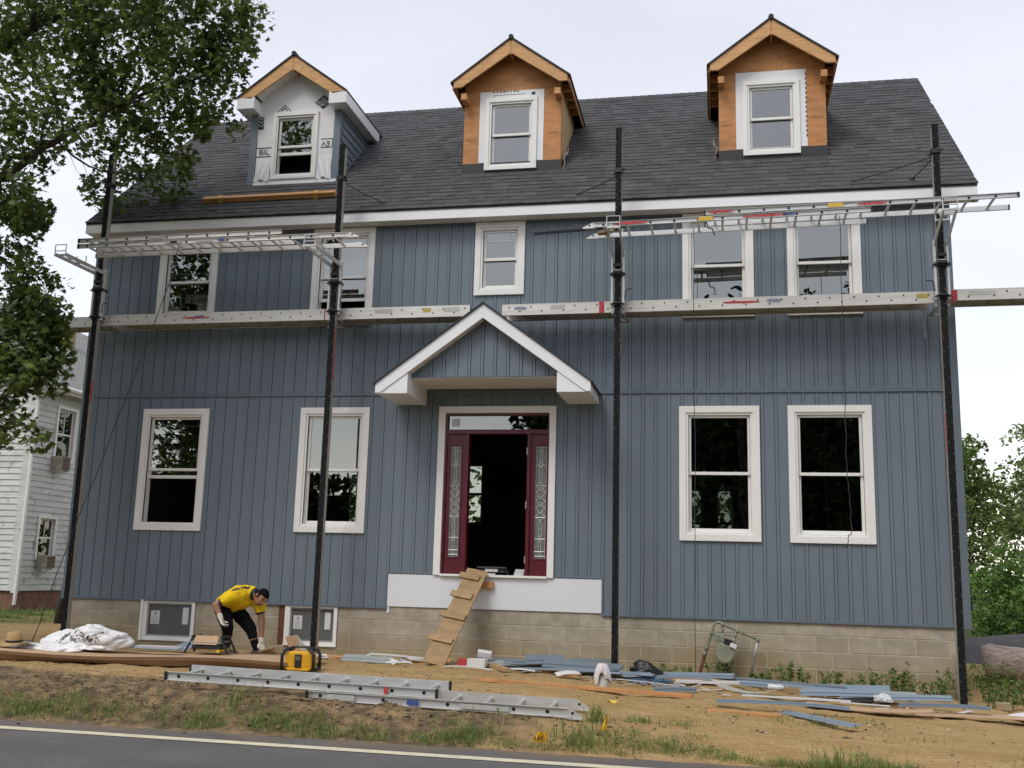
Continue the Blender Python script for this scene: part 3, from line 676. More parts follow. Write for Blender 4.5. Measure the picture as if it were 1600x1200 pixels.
# dormers
def text_mesh(s, size, m, extrude=.0006):
    cu = bpy.data.curves.new('txt', 'FONT'); cu.body = s; cu.size = size; cu.extrude = extrude; cu.align_x = 'CENTER'; cu.align_y = 'CENTER'
    o = bpy.data.objects.new('txt', cu); link(o); dg = bpy.context.evaluated_depsgraph_get(); me = bpy.data.meshes.new_from_object(o.evaluated_get(dg))
    bpy.data.objects.remove(o); me.materials.clear(); me.materials.append(m); return me
def text_on(parent, name, s, size, m, loc, rotz=0., sx=1., bold=0):
    me = text_mesh(s, size, m); o = bpy.data.objects.new(name, me); link(o)
    o.rotation_euler = (R(90), rotz, 0); o.location = loc; o.scale = (sx, 1, 1); put(o, parent)
    return o
NAIL = mat('knot_dark', (.24, .10, .035), .8, .3, 20)
for di, xc in enumerate(DORM):
    fin = di == 0; dr = random.Random(di+40)
    yb = lambda z: -.25+(z-RZ0)/RSL
    z0 = roofz(DY)
    wx = {0: (-5.675, -4.895, 7.51, 8.655), 1: (-2.10, -1.275, 7.475, 8.665), 2: (1.85, 2.675, 7.495, 8.675)}[di]
    ho = shr(wx, .07)
    mb = MB(); zl = lambda d: DAZ-.04-.74*abs(d)
    fm_ = 0
    for r in rects_minus(xc-DHW, xc+DHW, z0-.05, DEZ, [ho]): mb.box(r[0], r[1], DY, DY+.1, r[2], r[3], 0)
    mb.prism([(xc-DHW, DEZ), (xc+DHW, DEZ), (xc+DHW, zl(DHW)-.02), (xc, DAZ-.08), (xc-DHW, zl(DHW)-.02)], 'y', DY, DY+.1, 0)
    for s_ in (-1, 1):
        xa, xb = sorted((xc+s_*DHW, xc+s_*(DHW-.1)))
        mb.prism([(DY+.1, roofz(DY+.1)-.05), (yb(8.9), 8.86), (DY+.1, 8.86)], 'x', xa, xb, 1)
    body = mb.build('dormer', [WRAP if fin else PLY, SIDING if fin else PLYB], house)
    body['label'] = ('left dormer, wrapped in white printed house wrap with blue siding on its cheeks', 'middle dormer of bare orange plywood with black flashing', 'right dormer of bare orange plywood nearest the gable end')[di]
    # roof of the dormer
    mb = MB(); YE = lambda z: yb(z)+.15
    for s_ in (-1, 1):
        e_ = .95; za, zb_ = DAZ, DAZ-.74*e_
        vs = [(xc, DFY-.02, za), (xc+s_*e_, DFY-.02, zb_), (xc+s_*e_, yb(zb_)+.1, zb_), (xc, yb(za)+.1, za)]
        vs += [(v[0], v[1], v[2]+.03) for v in vs]
        mb.add(vs, [(0, 1, 2, 3), (4, 7, 6, 5), (0, 4, 5, 1), (1, 5, 6, 2), (2, 6, 7, 3), (3, 7, 4, 0)])
    mb.tube([(xc, DFY-.03, DAZ+.025), (xc, yb(DAZ), DAZ+.025)], .04, 8)
    mb.build('dormer_roof', SH2, body)
    # front rafters (fly rafters)
    for s_ in (-1, 1):
        e_ = .90 if not fin else .925
        P = [(xc+s_*.012, DAZ-.012), (xc+s_*e_, DAZ-.012-.74*e_+.009), (xc+s_*e_, DAZ-.74*e_-.10), (xc+s_*(e_-.12), DAZ-.74*e_-.10), (xc+s_*.012, DAZ-.245)]
        if fin: P = [(xc+s_*.012, DAZ-.012), (xc+s_*e_, DAZ-.74*e_-.004), (xc+s_*(e_-.22), DAZ-.74*e_-.03), (xc+s_*.012, DAZ-.25)]
        rf = MB().prism(P, 'y', DFY, DFY+.038).build('fly_rafter', LUMB, body)
        mb = MB()
        for q in range(4):
            t_ = dr.uniform(.08, .8); kx = xc+s_*t_*e_; kz = DAZ-.74*t_*e_-.05-dr.uniform(0, .13); mb.tube([(kx, DFY-.0015, kz), (kx, DFY+.002, kz)], dr.uniform(.004, .009), 7)
        mb.build('knot', NAIL, body)
    MB().box(xc-.011, xc+.011, DFY+.006, 2.6, DAZ-.26, DAZ-.02).build('ridge_board', LUMBX, body)
    if not fin:
        for s_ in (-1, 1):     # lookouts, outer rafter tails
            xx = xc+s_*.74; MB().box(xx-.045, xx+.045, DFY+.0385, DY-.001, DEZ-.10, DEZ+.0).build('lookout', LUMBX, body)
            y = DY+.12
            while y < 1.9:
                MB().box(min(xc+s_*.78, xc+s_*.9), max(xc+s_*.78, xc+s_*.9), y, y+.04, DAZ-.74*.9-.10, DAZ-.74*.84-.02).build('rafter_tail', LUMBX, body); y += .28
            MB().prism([(DFY+.04, DAZ-.74*.9-.11), (yb(8.82), DAZ-.74*.9-.11), (yb(8.86), DAZ-.74*.9-.01), (DFY+.04, DAZ-.74*.9-.01)], 'x', min(xc+s_*.905, xc+s_*.93), max(xc+s_*.905, xc+s_*.93)).build('sub_fascia', LUMBX, body)
        mb = MB()
        for q in range(26):
            u, v = dr.uniform(-.74, .74), dr.uniform(7.7, 9.2)
            if wx[0]-.12 < xc+u < wx[1]+.12 and v < 8.82 or v > zl(u)-.3: continue
            mb.tube([(xc+u, DY-.001, v), (xc+u, DY+.003, v)], dr.uniform(.006, .016), 7)
        mb.build('knot', NAIL, body)
        mb = MB().box(xc-DHW+.002, xc+DHW-.002, DY-.0008, DY+.001, 8.712, 8.717); mb.build('panel_seam', NAIL, body)
        mb = MB()
        for q in range(9):
            for u in (-.755, .755): mb.tube([(xc+u, DY-.0012, 7.66+q*.125), (xc+u, DY+.001, 7.66+q*.125)], .0045, 6)
        for q in range(11): mb.tube([(xc-.7+q*.14, DY-.0012, 8.735), (xc-.7+q*.14, DY+.001, 8.735)], .0045, 6)
        mb.build('nail_heads', NAIL, body)['kind'] = 'stuff'
        mb = MB().box(xc-DHW-.004, xc+DHW+.004, DY-.006, DY, z0-.03, z0+.165)
        mb.build('flashing', MEMBR, body)
        mb = MB(); wa = (wx[0]-.10, wx[1]+.10, z0+.17, 8.79 if di == 1 else 8.83)
        for r in rects_minus(*wa, [ho]): mb.box(r[0], r[1], DY-.009, DY-.0005, r[2], r[3])
        mb.box(wx[0]-.03, wx[1]+.03, DY-.009, DY-.0065, z0+.06, z0+.17) if False else None
        mb.build('window_tape', WRAP, body)
        for (tx, tz) in ((xc-.66, 8.0), (xc+.66, 8.05)):     # faint illegible mill stamp
            mb = MB()
            for q in range(7): mb.box(tx-.08+q*.023, tx-.08+q*.023+dr.uniform(.008, .018), DY-.0012, DY+.001, tz-dr.uniform(.008, .018), tz+dr.uniform(.008, .018))
            mb.build('stamp', NAIL, body)['kind'] = 'stuff'
        if di == 1:
            mb = MB(); [mb.box(xc-.32+q*.055, xc-.32+q*.055+dr.uniform(.02, .042), DY-.0102, DY-.0092, 8.768, 8.788) for q in range(8)]
            mb.box(xc-.3, xc+.2, DY-.0102, DY-.0092, 8.722, 8.73); mb.box(xc-.3, xc-.29, DY-.0102, DY-.0092, 8.69, 8.722); mb.box(xc+.30, xc+.36, DY-.0102, DY-.0092, 8.70, 8.75); mb.build('print', INK, body)
        else:
            mb = MB()
            for q in range(14): mb.box(wx[1]+.085, wx[1]+.1, DY-.0105, DY-.0092, 7.75+q*.075, 7.75+q*.075+.045)
            mb.build('print', INK, body)
        # torn wrap at the cheek
        mb = MB(); xw = xc+(DHW+.01 if di == 1 else -DHW-.01); sg = 1 if di == 1 else -1
        vs = []; 
        for j in range(5):
            for q in range(5): vs.append((xw+sg*(.02+.05*math.sin(q*1.3+j)*.5+.01*q), DY+.02+.07*j, roofz(DY+.07*j)+.03+.05*q*(1+.25*math.sin(j*2.2))))
        mb.add(vs, [(j*5+q, j*5+q+1, (j+1)*5+q+1, (j+1)*5+q) for j in range(4) for q in range(4)])
        mb.build('torn_wrap', WRAP, body, smooth=True)
    else:
        for s_ in (-1, 1):
            xa, xb = sorted((xc+s_*DHW*1.006, xc+s_*(DHW-.11))); MB().box(xa, xb, DY-.022, DY+.05, z0-.03, DEZ-.045).build('corner_trim', SIDING, body, bevel=.003)
            # return box and eave fascia running back to the roof
            xa, xb = sorted((xc+s_*.645, xc+s_*.945)); 
            MB().box(xa, xb, DFY+.0, DY-.001, DEZ-.03, DAZ-.74*.93+.0).build('return_box', FASCIA, body, bevel=.003)
            xa, xb = sorted((xc+s_*.925, xc+s_*.945)); MB().box(xa, xb, DY, yb(DEZ)+.04, DEZ-.03, DAZ-.74*.93).build('eave_fascia', FASCIA, body)
            xa, xb = sorted((xc+s_*.78, xc+s_*.924)); MB().box(xa, xb, DY+.0, yb(DEZ)+.0, DEZ-.028, DEZ-.018).build('eave_soffit', SOFFIT, body)
            for q in range(9):    # lapped siding on the cheek
                zz = z0+.03+q*.135; ya = max(DY+.06, DY+.03); ye = yb(zz+.13)
                xo = xc+s_*DHW
                ys0 = DY+.05; ys1 = yb(zz)+.0; ys2 = yb(zz+.125)
                vs = [(xo+s_*.018, ys0, zz), (xo+s_*.018, max(ys0+.01, ys1), zz), (xo+s_*.004, max(ys0+.02, ys2), zz+.125), (xo+s_*.004, ys0, zz+.125), (xo, ys0, zz), (xo, max(ys0+.01, ys1), zz)]
                if zz+.12 < DEZ: MB().add(vs, [(0, 1, 2, 3), (0, 4, 5, 1)]).build('lap_siding', SIDING, body)
            MB().beam((xc+s_*(DHW+.015), DY, z0+.0), (xc+s_*(DHW+.015), yb(DEZ), DEZ), .03, .045).build('base_trim', SIDE_TRIM, body)
            mb = MB(); u = .03
            while u < .60:
                mb.prism([(xc+s_*u, zl(u)-.15), (xc+s_*(u+.094), zl(u+.094)-.15), (xc+s_*(u+.094), zl(u+.094)-.14), (xc+s_*u, zl(u)-.14)], 'y', DFY+.039, DY-.001); u += .1
            mb.build('rake_soffit', SOFFIT, body)
        MB().box(xc-DHW+.1, xc+DHW-.02, DY-.03, DY, z0-.025, z0+.03).build('base_flashing', FASCIA, body)
        # prints on the house wrap
        X, Y_, Z_ = xc+.455, DY-.002, 8.815
        mb = MB().prism([(X-.155, Z_), (X, Z_-.125), (X+.155, Z_), (X, Z_+.125)], 'y', Y_-.001, Y_+.001); mb.build('diamond_logo', INK, body)
        text_on(body, 'logo_text', 'THE', .05, WRAP, (X, Y_-.002, Z_+.052)); text_on(body, 'logo_text', 'HOME', .075, WRAP, (X, Y_-.002, Z_), sx=1.15); text_on(body, 'logo_text', 'DEPOT', .05, WRAP, (X, Y_-.002, Z_-.05))
        mb = MB(); Xl, Zl = xc-.22, 8.69
        for s_ in (-1, 1): mb.beam((Xl, Y_, Zl+.115), (Xl+s_*.115, Y_, Zl), .003, .014); mb.beam((Xl, Y_, Zl+.07), (Xl+s_*.05, Y_, Zl+.01), .003, .02)
        mb.build('print', INK, body)
        mb = MB().box(xc-.66, xc-.57, Y_-.001, Y_+.001, 8.40, 8.62); mb.build('print', INK, body)
        for j in range(3): 
            mb = MB()
            for s_ in (-1, 1): mb.beam((xc-.615, Y_-.0015, 8.45+j*.06), (xc-.615+s_*.04, Y_-.0015, 8.49+j*.06), .001, .01)
            mb.build('print', WRAP, body)
        text_on(body, 'wrap_text', 'BIL', .135, INK, (xc-.53, Y_-.003, 7.995), sx=1.05)
        mb = MB().box(xc-.66, xc-.40, Y_-.004, Y_-.003, 8.065, 8.077); mb.box(xc-.66, xc-.40, Y_-.004, Y_-.003, 7.915, 7.927); mb.build('wrap_rule', INK, body)
        text_on(body, 'wrap_text', 'for the pro', .035, GREYP, (xc-.53, Y_-.003, 7.86)) if False else None
        text_on(body, 'wrap_text', 'EV', .125, INK, (xc+.535, Y_-.003, 8.09), rotz=math.pi, sx=1.1)
        mb = MB().box(xc+.45, xc+.655, Y_-.004, Y_-.003, 8.165, 8.175); mb.box(xc+.645, xc+.655, Y_-.004, Y_-.003, 8.02, 8.165); mb.box(xc+.45, xc+.645, Y_-.004, Y_-.003, 8.02, 8.03); mb.build('wrap_rule', INK, body)
        # loose flaps of wrap beside the window
        for s_, (ua, ub) in ((-1, (.40, .655)), (1, (.42, .655))):
            mb = MB(); n1, n2 = 14, 12; vs = []
            for j in range(n1):
                for q in range(n2):
                    u = ua+(ub-ua)*q/(n2-1); z = 7.49+.40*j/(n1-1)
                    vs.append((xc+s_*u, DY-.003-.030*(1-j/(n1-1))*(1+math.sin(q*1.4+j*.5+s_))-.004*math.sin(q*2.3), z-.02*math.sin(q*.8)*(1-j/(n1-1))))
            mb.add(vs, [(j*n2+q, j*n2+q+1, (j+1)*n2+q+1, (j+1)*n2+q) for j in range(n1-1) for q in range(n2-1)])
            mb.build('wrap_flap', WRAP, body, smooth=True)
    window(body, wx, y=DY-.004, cas=.065 if not fin else .055, open_=.9 if fin else 0, name='window_casing', flat=True)
    # dark room behind
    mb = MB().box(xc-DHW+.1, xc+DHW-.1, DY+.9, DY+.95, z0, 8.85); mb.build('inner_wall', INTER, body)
# ------------------------------------------------------------------ pump jack poles with their jacks
DEFY = -.66
def pole(px, ztop, zb, label, ang, rods, near, side):
    t = thing('scaffold_pole', label, 'scaffold pole', (px, DEFY, zb), (0, 0, 0), 'pump jack poles along the front')
    h = ztop-zb; mb = MB(); w_ = .043
    mb.box(-w_, w_, -w_, w_, 0, h, 0); o = mb.build('pole', ALUD, t, world=False, bevel=.004)
    MB().box(-w_*.98, w_*.98, -w_-.012, -w_-.0005, 0, h+.06).build('rubber_face', POLEB, t, world=False, bevel=.006)
    mb = MB(); z = .1
    while z < h:
        for u in (-.026, .026): mb.tube([(u, -w_-.0135, z+(.05 if u > 0 else 0)), (u, -w_-.0115, z+(.05 if u > 0 else 0))], .005, 6)
        z += .19
    mb.build('rivet', GALV, t, world=False)['kind'] = 'stuff'
    zz = lambda z: z-zb
    # jack side bars
    for s_ in (-1, 1):
        mb = MB().box(s_*.078-.014, s_*.078+.014, -.05, .012, zz(4.86), zz(5.64)); mb.build('jack_side_bar', ALU, t, world=False, bevel=.003)
    for (z, th) in ((5.33, .035), (4.905, .018)):
        mb = MB()
        mb.box(-.092, .092, -.075, -.055, zz(z)-th, zz(z)+th*.3); mb.box(-.092, .092, .05, .07, zz(z)-th, zz(z)+th*.3); mb.box(-.06, .06, -.10, -.075, zz(z)-th*.3, zz(z)+th*.9)
        mb.box(-.0925, -.075, -.056, .051, zz(z)-th*.9, zz(z)+th*.25); mb.box(.075, .0925, -.056, .051, zz(z)-th*.9, zz(z)+th*.25)
        mb.build('jack_clamp', BLACK, t, world=False, bevel=.003)
    MB().box(-.06, .06, -.085, -.062, zz(5.42), zz(5.46)).build('jack_stop', BLACK, t, world=False)
    MB().tube([(-.11, -.07, zz(5.31)), (.11, -.07, zz(5.31))], .012, 8).build('jack_axle', BLACK, t, world=False)
    mb = MB().box(-.05, .05, -.083, -.0745, zz(5.345), zz(5.375)); mb.box(-.045, .045, -.083, -.074, zz(4.905), zz(4.925)); mb.build('jack_plate', ALU, t, world=False)
    mb = MB(); sx = side
    mb.tube([(sx*.08, -.03, zz(4.95)), (sx*.105, -.06, zz(5.0)), (sx*.12, -.08, zz(5.09)), (sx*.20, -.09, zz(5.10))], .008, 7)
    mb.build('crank_handle', BLACK, t, world=False)
    # lower arm toward the wall, carrying the plank
    mb = MB()
    for s_ in (-1, 1):
        mb.beam((s_*.075, .02, zz(4.80)), (s_*.075+.02, .50, zz(4.785)), .02, .035); mb.beam((s_*.075, .0, zz(4.68)), (s_*.075+.02, .44, zz(4.775)), .015, .02)
    mb.beam((-.09, .48, zz(4.785)), (.12, .48, zz(4.785)), .03, .03); mb.beam((-.09, .25, zz(4.78)), (.12, .25, zz(4.78)), .02, .02)
    mb.build('platform_arm', ALUD, t, world=False)
    # upper arm reaching outward for the work bench
    mb = MB(); zb_ = zz(near[1]); yn = near[0]-DEFY
    for s_ in (-1, 1):
        mb.beam((s_*.075, -.02, zz(5.58)), (s_*.075, yn-.03, zb_-.03), .022, .05)
        mb.tube([(s_*.075, yn+.44, zb_-.02), (s_*.075, yn+.44, zb_+.10)], .008, 6)
    for y in (yn, yn+.2, yn+.4): mb.tube([(-.085, y-.03, zb_-.03+.10*max(0, 0)), (.085, y-.03, zb_-.03)], .011, 6)
    # open bracket frame at the outer end
    yb_ = yn-.05; fr = [(-.085, yb_, zb_-.05), (.085, yb_, zb_-.05), (.085, yb_, zb_+.11), (-.085, yb_, zb_+.11), (-.085, yb_, zb_-.05)]
    mb.tube(fr, .009, 6); mb.tube([(-.085, yb_, zb_+.02), (.085, yb_, zb_+.02)], .007, 6)
    mb.build('bench_arm', ALU, t, world=False)
    # tie at the top and rods down to the roof
    mb = MB(); zt_ = zz(rods[0])
    mb.box(-.058, .058, -.07, .058, zt_-.03, zt_+.03); mb.tube([(.03, -.06, zt_), (.085, -.075, zt_+.01)], .014, 7); mb.tube([(-.03, .05, zt_), (-.09, .06, zt_-.01)], .012, 7)
    mb.build('pole_tie', BLACK, t, world=False)
    for (rx, ry) in rods[1:]:
        e_ = (rx-px, ry-DEFY, zz(roofz(ry)+.02)); mb = MB().tube([(0, .05, zt_-.03), (e_[0]*.5, e_[1]*.5+.02, (zt_+e_[2])/2-.03), e_], .0075, 6)
        mb.box(e_[0]-.03, e_[0]+.03, e_[1]-.02, e_[1]+.05, e_[2]-.015, e_[2]+.006); mb.build('roof_brace', BLACK, t, world=False)
    for (u0, u1, s_) in ang:
        MB().box(s_*w_-.002 if s_ > 0 else -w_-.003, w_+.003 if s_ > 0 else -w_+.002, -.035, .0, zz(u0), zz(u1)).build('paint_mark', REDP, t, world=False)
    MB().box(-.12, .12, -.12, .12, -.03, .02).build('foot_plate', STEEL, t, world=False)
    return t
pole(-7.64, 7.41, .12, 'leftmost black scaffold pole beside the tree, at the house corner', [(3.62, 3.95, 1), (5.1, 5.5, 1)], (6.97, (-7.01, -.12), (-6.2, -.1)), (-1.62, 5.60), 1)
pole(-3.90, 7.36, .11, 'second scaffold pole from the left, in front of an upper window', [(3.9, 4.68, 1)], (6.90, (-3.45, -.1)), (-1.62, 5.60), 1)
pole(.135, 7.37, .08, 'third scaffold pole from the left, right of the door', [], (6.80, (-.5, -.1)), (-1.30, 5.80), 1)
pole(4.25, 7.16, -.10, 'rightmost scaffold pole, standing before the right corner', [(2.9, 3.4, -1)], (6.85, (3.3, -.1), (4.05, -.12)), (-1.30, 5.86), -1)
# chains hanging from the jacks
def chain(pts, label, step=.035):
    mb = MB(); 
    for a, b in zip(pts, pts[1:]):
        a = Vector(a); b = Vector(b); n_ = max(1, int((b-a).length/step))
        for i in range(n_):
            c = a.lerp(b, (i+.5)/n_); d = (b-a).normalized(); s_ = d.orthogonal().normalized() if i % 2 else d.orthogonal().cross(d).normalized()
            ring = [c+d*(.02*math.cos(q*math.pi/3))+s_*(.008*math.sin(q*math.pi/3)) for q in range(7)]
            mb.tube(ring, .0028, 5, cap=False)
    lab(mb.build('chain', STEEL), label, 'chain', 'chains hanging from the pump jacks')
chain([(.30, -.60, 5.68), (.30, -.60, 5.0)], 'steel chain hanging right of the third pole')
chain([(4.12, -.62, 5.75), (4.13, -.62, 5.3)], 'short steel chain on the rightmost pole below its bench arm')
chain([(4.07, -.35, 4.74), (4.08, -.35, 4.45)], 'short steel chain dangling under the plank by the rightmost pole')
# ------------------------------------------------------------------ planks and ladders
def rung_end(mb, x, y, z, s_, r=.014):
    mb.tube([(x, y, z), (x, y+s_*.0025, z)], r, 8)
def spray(a, b, z0, z1, y0, y1, rough=True):
    r_ = random.Random(int((a*31+b*17+z0*7)*1000)); n_ = 12; top, bot = [], []
    for i in range(n_+1):
        x = a+(b-a)*i/n_; e = .35 if rough else 0; k = 1-(.6*abs(2*i/n_-1)**3 if rough else 0); m_ = (z0+z1)/2; hh = (z1-z0)/2*k
        top.append((x, m_+hh*(1-e*r_.random()))); bot.append((x, m_-hh*(1-e*r_.random())))
    mb = MB()
    for i in range(n_): mb.prism([bot[i], bot[i+1], top[i+1], top[i]], 'y', y0, y1)
    return mb
def plank(x0, x1, y0, y1, z0, z1, label, marks=(), stick=(), tilt=0.):
    t = thing('scaffold_plank', label, 'plank', ((x0+x1)/2, (y0+y1)/2, z0), (0, -tilt, 0), 'aluminium planks on the pump jacks')
    L_ = (x1-x0)/2; W_ = (y1-y0)/2; h = z1-z0
    for s_ in (-1, 1):
        mb = MB().box(-L_, L_, s_*W_-.004, s_*W_+.004, 0, h); mb.box(-L_, L_, min(s_*W_, s_*W_-s_*.03), max(s_*W_, s_*W_-s_*.03), h-.005, h); mb.box(-L_, L_, min(s_*W_, s_*W_-s_*.03), max(s_*W_, s_*W_-s_*.03), 0, .005)
        mb.box(-L_, L_, s_*W_-.0055, s_*W_+.0055, h-.012, h+.001)
        mb.build('rail', ALUW, t, world=False)
    MB().box(-L_+.01, L_-.01, -W_+.005, W_-.005, h-.035, h-.012).build('deck', ALUD, t, world=False)
    x = -L_+.1; i = 0
    while x < L_-.05:
        zr = h*.72 if i % 2 == 0 else h*.34
        mb = MB().tube([(x, -W_+.004, zr), (x, W_-.004, zr)], .014, 8, 0); rung_end(mb, x, -W_-.004, zr, -1, .012) ; mb.m[-10:] = [1]*10
        mb.build('rung', [ALUD, BLACK], t, world=False); x += .1524; i += 1
    for (a, b, za, zb_, m) in marks: spray(a-(x0+x1)/2, b-(x0+x1)/2, h*za, h*zb_, -W_-.0075, -W_-.0055, b-a > .12).build('paint_mark', m, t, world=False)
    for (a, wd, m) in stick:
        mb = MB(); c = a-(x0+x1)/2
        if m is BLUES:
            pts = [(c+wd*math.cos(q*math.pi/8), -W_-.0062, h*.62+.022*math.sin(q*math.pi/8)) for q in range(17)]; mb.tube(pts, .0035, 5, cap=False); mb.box(c-wd*.7, c+wd*.7, -W_-.0072, -W_-.0056, h*.62-.006, h*.62+.006)
        else: mb.box(c-wd, c+wd, -W_-.0072, -W_-.0056, h*.45, h*.82)
        mb.build('sticker', m, t, world=False)
    return t
STY = mat('pale_sticker', (.48, .47, .43), .7, .1, 30); YST = mat('yellow_sticker', (.45, .36, .08), .6, .1, 20)
plank(-11.2, -7.66, -.56, -.21, 4.79, 4.945, 'dull aluminium plank running off to the left behind the leaves', [(-8.62, -8.57, 0, 1, REDP)])
plank(-7.60, -1.94, -.55, -.20, 4.815, 4.975, 'long aluminium plank from the left pole to the porch gable', [(-6.32, -5.86, .42, .62, REDP), (-4.09, -4.075, 0, 1, REDP)], [(-6.05, .07, BLUES), (-3.2, .13, STY), (-2.56, .055, YST), (-2.2, .11, STY)], tilt=.003)
plank(-1.48, 4.17, -.55, -.20, 4.835, 4.99, 'long aluminium plank from the porch gable to the right pole', [(-.13, -.06, 0, 1, REDP), (1.52, 2.0, .45, .7, REDP)], [(-1.22, .09, BLUES), (-.7, .1, STY), (2.18, .09, BLUES), (4.03, .07, YST)], tilt=.006)
plank(4.33, 7.2, -.56, -.21, 4.885, 5.03, 'aluminium plank running off to the right past the corner', [(4.345, 4.45, 0, .95, REDP)], [(4.75, .16, STY), (5.35, .06, mat('green_sticker', (.03, .14, .09), .6))], tilt=.006)
def ladder(name, label, cat, secs, loc, rot, group=None, w=.40, h=.066, marks=(), stick=(), feet=(), m=ALU):
    """secs: list of (x0, x1, dy, dz, narrower) ladder sections lying flat along local x"""
    t = thing(name, label, cat, loc, rot, group)
    for (x0, x1, dy, dz, nar) in secs:
        W_ = w/2-nar
        for s_ in (-1, 1):
            y = dy+s_*W_; mb = MB().box(x0, x1, y-.0035, y+.0035, dz-h/2, dz+h/2)
            for zz in (-1, 1): mb.box(x0, x1, min(y, y+s_*.024), max(y, y+s_*.024), dz+zz*h/2-(.004 if zz > 0 else 0), dz+zz*h/2+(.004 if zz < 0 else 0))
            mb.build('rail', m, t, world=False)
        x = x0+.13
        while x < x1-.06:
            mb = MB().tube([(x, dy-W_, dz), (x, dy+W_, dz)], .0165, 10)
            for s_ in (-1, 1): b0 = len(mb.f); mb.tube([(x, dy+s_*(W_+.0036), dz), (x, dy+s_*(W_+.0062), dz)], .0175, 10); mb.m[b0:] = [1]*(len(mb.f)-b0)
            mb.build('rung', [m, BLACK], t, world=False); x += .3048
        for xe in (x0, x1):
            if (xe, dz) in feet: continue
            for s_ in (-1, 1): MB().box(xe-.012, xe+.012, dy+s_*W_-(.005 if s_ > 0 else .026), dy+s_*W_+(.026 if s_ > 0 else .005), dz-h/2-.003, dz+h/2+.003).build('end_cap', BLACK, t, world=False, bevel=.004)
    for (x, dy, dz, sgn) in [(f[0], s[2], s[3], 1 if f[0] == s[1] else -1) for f in feet for s in secs if (f[0] in s[:2] and f[1] == s[3])]:
        for s_ in (-1, 1):
            y = dy+s_*w/2; mb = MB().prism([(x-sgn*.06, dz+h/2+.004), (x+sgn*.02, dz+h/2+.002), (x+sgn*.14, dz-h*.35), (x+sgn*.14, dz-h*.62), (x-sgn*.02, dz-h*.55)], 'y', y-.008, y+.008)
            b0 = len(mb.f); mb.tube([(x+sgn*.05, y-.0095, dz), (x+sgn*.05, y+.0095, dz)], .014, 8); mb.m[b0:] = [1]*(len(mb.f)-b0)
            mb.box(x-.03 if sgn > 0 else x-.13, x+.13 if sgn > 0 else x+.03, y-.02, y+.02, dz-h*.66, dz-h*.60)
            mb.build('ladder_shoe', [m, BLACK], t, world=False)
    for (a, b, dz, dy, za, zb_, mm) in marks: spray(a, b, dz+za*h, dz+zb_*h, dy-w/2-.0265, dy-w/2-.0245, mm is REDP).build('mark', mm, t, world=False)
    return t
# work bench ladders on the outer arms
ladder('extension_ladder', 'extension ladder used as work bench on the left upper arms', 'ladder', [(-2.08, 1.93, .0, -.045, 0), (-2.08, .99, .0, .035, .0)], (-5.30, -1.43, 5.735), (0, -.004, 0), None, w=.42, h=.062,
       feet=((1.93, -.045),), marks=[(-.75, -.5, -.045, 0, -.3, .3, STY), (-.28, -.05, -.045, 0, -.3, .25, STY), (-1.0, -.78, .035, 0, -.3, .3, STY), (-.66, -.56, -.045, 0, -.25, .2, BLUES), (.05, .15, -.045, 0, -.2, .25, BLUES)], m=ALUW)
ladder('extension_ladder', 'extension ladder used as work bench on the right upper arms', 'ladder', [(-2.45, 1.02, .0, -.045, 0), (-1.02, 2.72, .0, .035, .0)], (2.32, -1.10, 5.895), (0, -.018, 0), None, w=.42, h=.062,
       feet=((-2.45, -.045),), marks=[(-2.2, -1.75, -.045, 0, -.35, .35, REDP), (-.98, -.66, .035, 0, -.25, .3, REDP), (-.55, .0, -.045, 0, -.3, .2, REDP), (.85, 1.2, .035, 0, -.4, .2, REDP), (.5, .68, .035, 0, -.4, .4, YSTRAP), (-1.1, -.92, -.045, 0, -.4, .4, YSTRAP), (-.05, .09, -.045, 0, -.2, .2, BLUES)], m=ALU)
# the extension ladder lying on the dirt
ladder('extension_ladder', 'extension ladder lying flat on the dirt near the road', 'ladder', [(-1.02, 1.42, .0, .04, 0), (-2.47, .22, .02, .125, .0)], (-1.31, -4.48, gz(-1.2, -4.5)+.022), (.05, .016, .004), None, w=.47, h=.078,
       feet=((1.42, .04),), marks=[(-.28, -.24, .125, .02, -.5, .5, REDP), (-.98, -.97, .04, 0, -.5, .5, STEEL), (-.82, -.55, .04, 0, -.35, .3, STY), (-.05, .06, .04, 0, -.3, .25, BLUES), (.45, .9, .04, 0, -.3, .25, STY)], m=ALU)
# dark trim strip and a glove resting on the right bench ladder
mb = MB(); mb.prism([(0, 0), (.12, .004), (.12, .008), (.006, .004), (.006, .05), (0, .05)], 'x', -.62, .62); o = mb.build('trim_strip', mat('charcoal_trim', (.03, .034, .04), .4, .1, 5)); o.location = (-.32, -1.22, 5.80); o.rotation_euler = (0, -.05, .02)
lab(o, 'dark grey metal trim strip sticking out left of the right bench ladder', 'trim strip')
mb = MB().tube([(-.11, 0, -.01), (-.05, 0, .0), (.02, 0, .01), (.08, 0, .02), (.11, 0, .03)], [.018, .034, .036, .03, .02], 9); o = mb.build('work_glove', mat('tan_leather', (.25, .18, .08), .8, .3, 12), smooth=True); o.location = (.0, -1.02, 5.80); lab(o, 'tan leather work glove tucked under the right bench ladder', 'glove')
